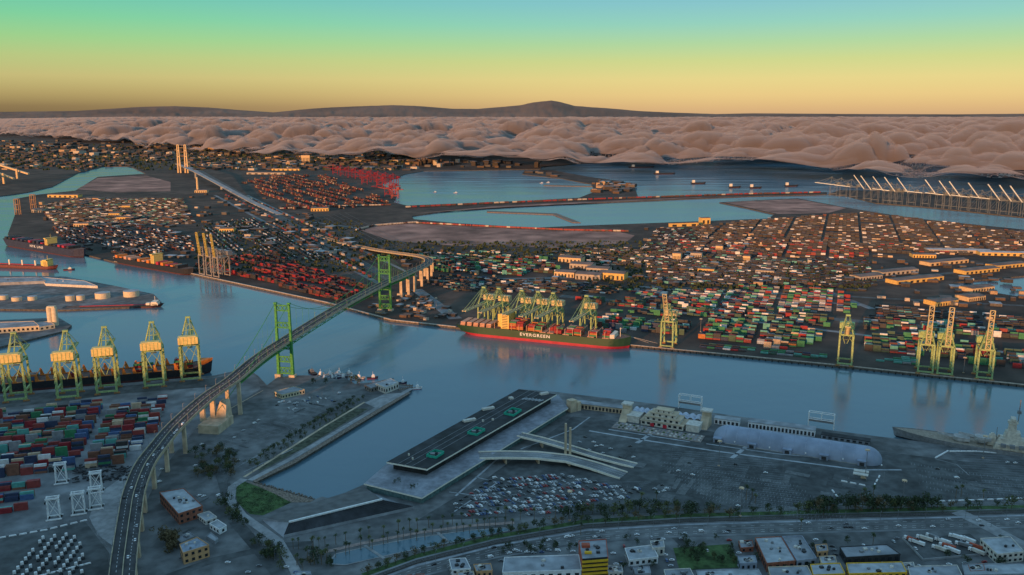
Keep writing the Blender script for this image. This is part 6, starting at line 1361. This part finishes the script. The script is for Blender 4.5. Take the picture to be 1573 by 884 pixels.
# railcars along the fill, the mole and the yard
RC = [mat('wagon_' + n_, c, .6) for n_, c in (('red', (.26, .045, .045)), ('white', (.46, .40, .34)), ('brown', (.13, .06, .045)))]
def wagon(mt):
    mb = MB(); mb.box((0, 0, 2.9), (16, 2.8, 3.2), 0, 0, .96); mb.box((0, 0, 1.1), (18, 2.4, .5), 0, 1)
    for x in (-6.5, 6.5): mb.box((x, 0, .5), (3, 2.2, .9), 0, 1)
    return mb.mesh('rail_wagon', [mt, DARK])
WM = [wagon(m_) for m_ in RC]; nw = 0
def train(px, n_, w, lab, grp, s=1.):
    q = along(px, n_)
    for i, p in enumerate(q):
        b_ = q[min(i + 1, n_ - 1)] - q[max(i - 1, 0)]; k = random.choices((0, 1, 2), w)[0]; o = obj('rail_wagon', WM[k], None, p + Vector((0, 0, .4)), math.atan2(b_.y, b_.x)); o.scale = (s, s * 1.6, s * 1.5); tag(o, f"{['red', 'white', 'brown'][k]} rail wagon {lab}", 'wagon', f"{['red', 'white', 'brown'][k]} wagons {grp}")
train([(548, 355), (575, 348), (640, 343)], 24, (1, 6, 1), 'at the curved end of the fill line', 'of the fill line')
train([(640, 344), (760, 350), (870, 355), (965, 357)], 60, (6, 2, 1), 'along the shore of the bare fill', 'of the fill line')
train([(430, 322), (520, 318), (600, 316)], 34, (1, 4, 2), 'at the foot of the far yard', 'of the far yard')
train([(625, 320), (760, 313.5), (930, 307), (1150, 299.5), (1262, 297)], 84, (5, 2, 4), 'on the narrow mole', 'on the mole', 1.3)
train([(420, 345), (500, 390), (570, 428)], 30, (1, 1, 3), 'in the rail yard by the far bridge tower', 'of the rail yard')
train([(345, 300), (450, 352), (560, 412)], 30, (1, 1, 4), 'on the long track beside the freeway', 'of the freeway track', 1.2)
train([(380, 305), (480, 350), (590, 405)], 26, (1, 2, 4), 'on the inner track toward the far bridge tower', 'of the inner track', 1.2)
# houses and blocks of the far town; the nearest are separate things, the rest one mass
TB = []; frz_ = math.atan2(QF.y, QF.x)
def town(px, n_, sz, hh, rows=True):
    poly = px
    xs_ = [p[0] for p in px]; ys_ = [p[1] for p in px]; k = 0
    while k < n_:
        x, y = random.uniform(min(xs_), max(xs_)), random.uniform(min(ys_), max(ys_))
        if inside((x, y), poly):
            k += 1; p = P(x, y); s = random.uniform(*sz); TB.append((p.x, p.y, s, s * random.uniform(.5, 1.1), random.uniform(*hh), frz_ + random.choice((0, 0, math.pi / 2)) + random.uniform(-.06, .06), random.choices(range(5), (1, 1, 2, 3, 6))[0]))
town([(0, 262), (110, 258), (200, 250), (270, 250), (270, 232), (0, 222)], 420, (20, 60), (6, 18))
town([(-200, 240), (700, 240), (600, 226), (0, 216)], 420, (30, 90), (8, 30))
town([(280, 262), (640, 262), (640, 240), (280, 240)], 300, (25, 70), (6, 20))
town([(640, 258), (830, 258), (830, 250), (640, 246)], 60, (25, 60), (8, 40))
town([(125, 264), (200, 255), (215, 248), (100, 258)], 60, (20, 45), (6, 12))
town([(30, 320), (110, 305), (270, 305), (300, 350), (90, 350)], 50, (14, 40), (5, 12))
town([(290, 300), (370, 290), (520, 345), (560, 400), (430, 385), (300, 350)], 90, (12, 34), (4, 10))
town([(570, 385), (980, 380), (1010, 440), (680, 448), (640, 420)], 60, (7, 22), (4, 9))
town([(980, 350), (1060, 345), (1330, 395), (1340, 445), (1000, 440)], 50, (7, 22), (4, 10))
town([(1280, 400), (1573, 395), (1573, 480), (1350, 480)], 60, (8, 24), (3, 8))
town([(1290, 298), (1573, 320), (1573, 306), (1300, 296)], 110, (14, 50), (5, 12))
town([(905, 300), (970, 296), (972, 285), (880, 276), (810, 266), (840, 264)], 60, (18, 60), (6, 22))
town([(60, 345), (300, 345), (310, 420), (180, 398)], 30, (12, 30), (4, 9))
town([(600, 488), (560, 470), (640, 448), (690, 470), (700, 496)], 60, (6, 16), (3, 6))
TWM = [mat('town_pale', (.46, .40, .33), .8), mat('town_tan', (.40, .28, .17), .8), mat('town_grey', (.12, .11, .10), .85), mat('town_brown', (.11, .075, .055), .85), mat('town_dark', (.05, .045, .045), .85), ROOFB]
TB = [b_ for b_ in TB if inside((b_[0], b_[1]), tipts) or b_[1] < 3600]
TB.sort(key=lambda b_: (b_[0] ** 2 + b_[1] ** 2) / (b_[2] * (b_[4] + 4)))
tcol = ['pale', 'tan', 'grey', 'brown', 'dark']
HM = {}
MARKS = [P2(x, y) + (n_,) for x, y, n_ in ((640, 470, 'by the far bridge tower'), (690, 440, 'inland of the far bridge tower'), (760, 405, 'near the mixed container rows'), (900, 415, 'around the sunlit warehouses'), (960, 440, 'behind the green ship'), (1060, 395, 'below the bare fill'), (1100, 425, 'beside the back yard road'), (1200, 400, 'in the middle of the dark yards'), (1280, 430, 'near the high back-yard lamp'), (1420, 430, 'around the cannery sheds'), (1500, 470, 'behind the upright cranes'), (1350, 455, 'by the yard road bend'), (420, 370, 'beside the rail yard'), (330, 330, 'under the elevated freeway'), (200, 330, 'in the dark left yards'), (100, 320, 'by the salvage quay'), (230, 380, 'behind the moored far ships'), (460, 250, 'on the far shore under the fog'), (100, 245, 'in the far town by the left basin'), (740, 254, 'along the fog-edge shore'), (930, 290, 'on the far peninsula'), (1430, 310, 'on the outer crane pier'))]
for i, b_ in enumerate(TB[:300]):
    w = b_[6]
    if w not in HM: HM[w] = [MB().box((0, 0, .5), (1, 1, 1)).mesh('wall', TWM[w]), MB().add([(-.52, -.52, 1), (.52, -.52, 1), (.52, .52, 1), (-.52, .52, 1), (-.3, 0, 1.12), (.3, 0, 1.12)], [(0, 1, 5, 4), (1, 2, 5), (2, 3, 4, 5), (3, 0, 4)]).mesh('roof', TWM[5] if w != 2 else PALEROOF)]
    x_, y_ = b_[0], b_[1]; mark = min(MARKS, key=lambda q: (q[0] - x_) ** 2 + (q[1] - y_) ** 2)[2]
    shp = 'tall' if b_[4] > .6 * b_[2] else ('long' if b_[2] > 1.6 * b_[3] else ('broad' if b_[2] > 26 else 'small'))
    r = thing('low_building', f'{shp} {tcol[w]} building {mark}', 'building', (x_, y_, LZ), b_[5], f'{tcol[w]} buildings {mark}'); r.scale = (b_[2], b_[3], b_[4])
    for me, nm in zip(HM[w], ('wall', 'roof')): obj(nm, me, r)
mb = MB()
for b_ in TB[300:]: mb.box((b_[0], b_[1], LZ + b_[4] / 2), (b_[2], b_[3], b_[4]), b_[5], b_[6], 1, 5 if b_[6] > 1 else None)
tag(mb.build('distant_town', TWM), 'mass of small distant buildings on the far shore and island', 'town', kind='stuff')
# trees and scrub of the far shore as one mass
mb = MB()
for i in range(5200):
    reg = random.choice((((0, 262), (640, 226)), ((300, 420), (560, 340)), ((560, 400), (1000, 372)), ((900, 448), (1340, 400)), ((0, 250), (640, 222))))
    p = P(random.uniform(reg[0][0], reg[1][0]), random.uniform(reg[1][1], reg[0][1]))
    if not inside((p.x, p.y), tipts): continue
    s = random.uniform(2.5, 6) * (1 if p.y < 4500 else 2.6); h = s * random.uniform(.7, 1.2)
    for k in range(2): a = random.random() * 3.14; mb.add([(p.x - math.cos(a) * s, p.y - math.sin(a) * s, LZ), (p.x + math.cos(a) * s, p.y + math.sin(a) * s, LZ), (p.x + math.cos(a) * s * .6, p.y + math.sin(a) * s * .6, LZ + h), (p.x - math.cos(a) * s * .5, p.y - math.sin(a) * s * .5, LZ + h * 1.2)], [(0, 1, 2, 3)])
tag(mb.build('distant_scrub', LF[0]), 'dark scrub and tree cover scattered over the far land', 'scrub', kind='stuff')
for o in list(bpy.data.objects):
    if 'label' in o and not o['label']: del o['label']
print('OBJECTS', len(bpy.data.objects))
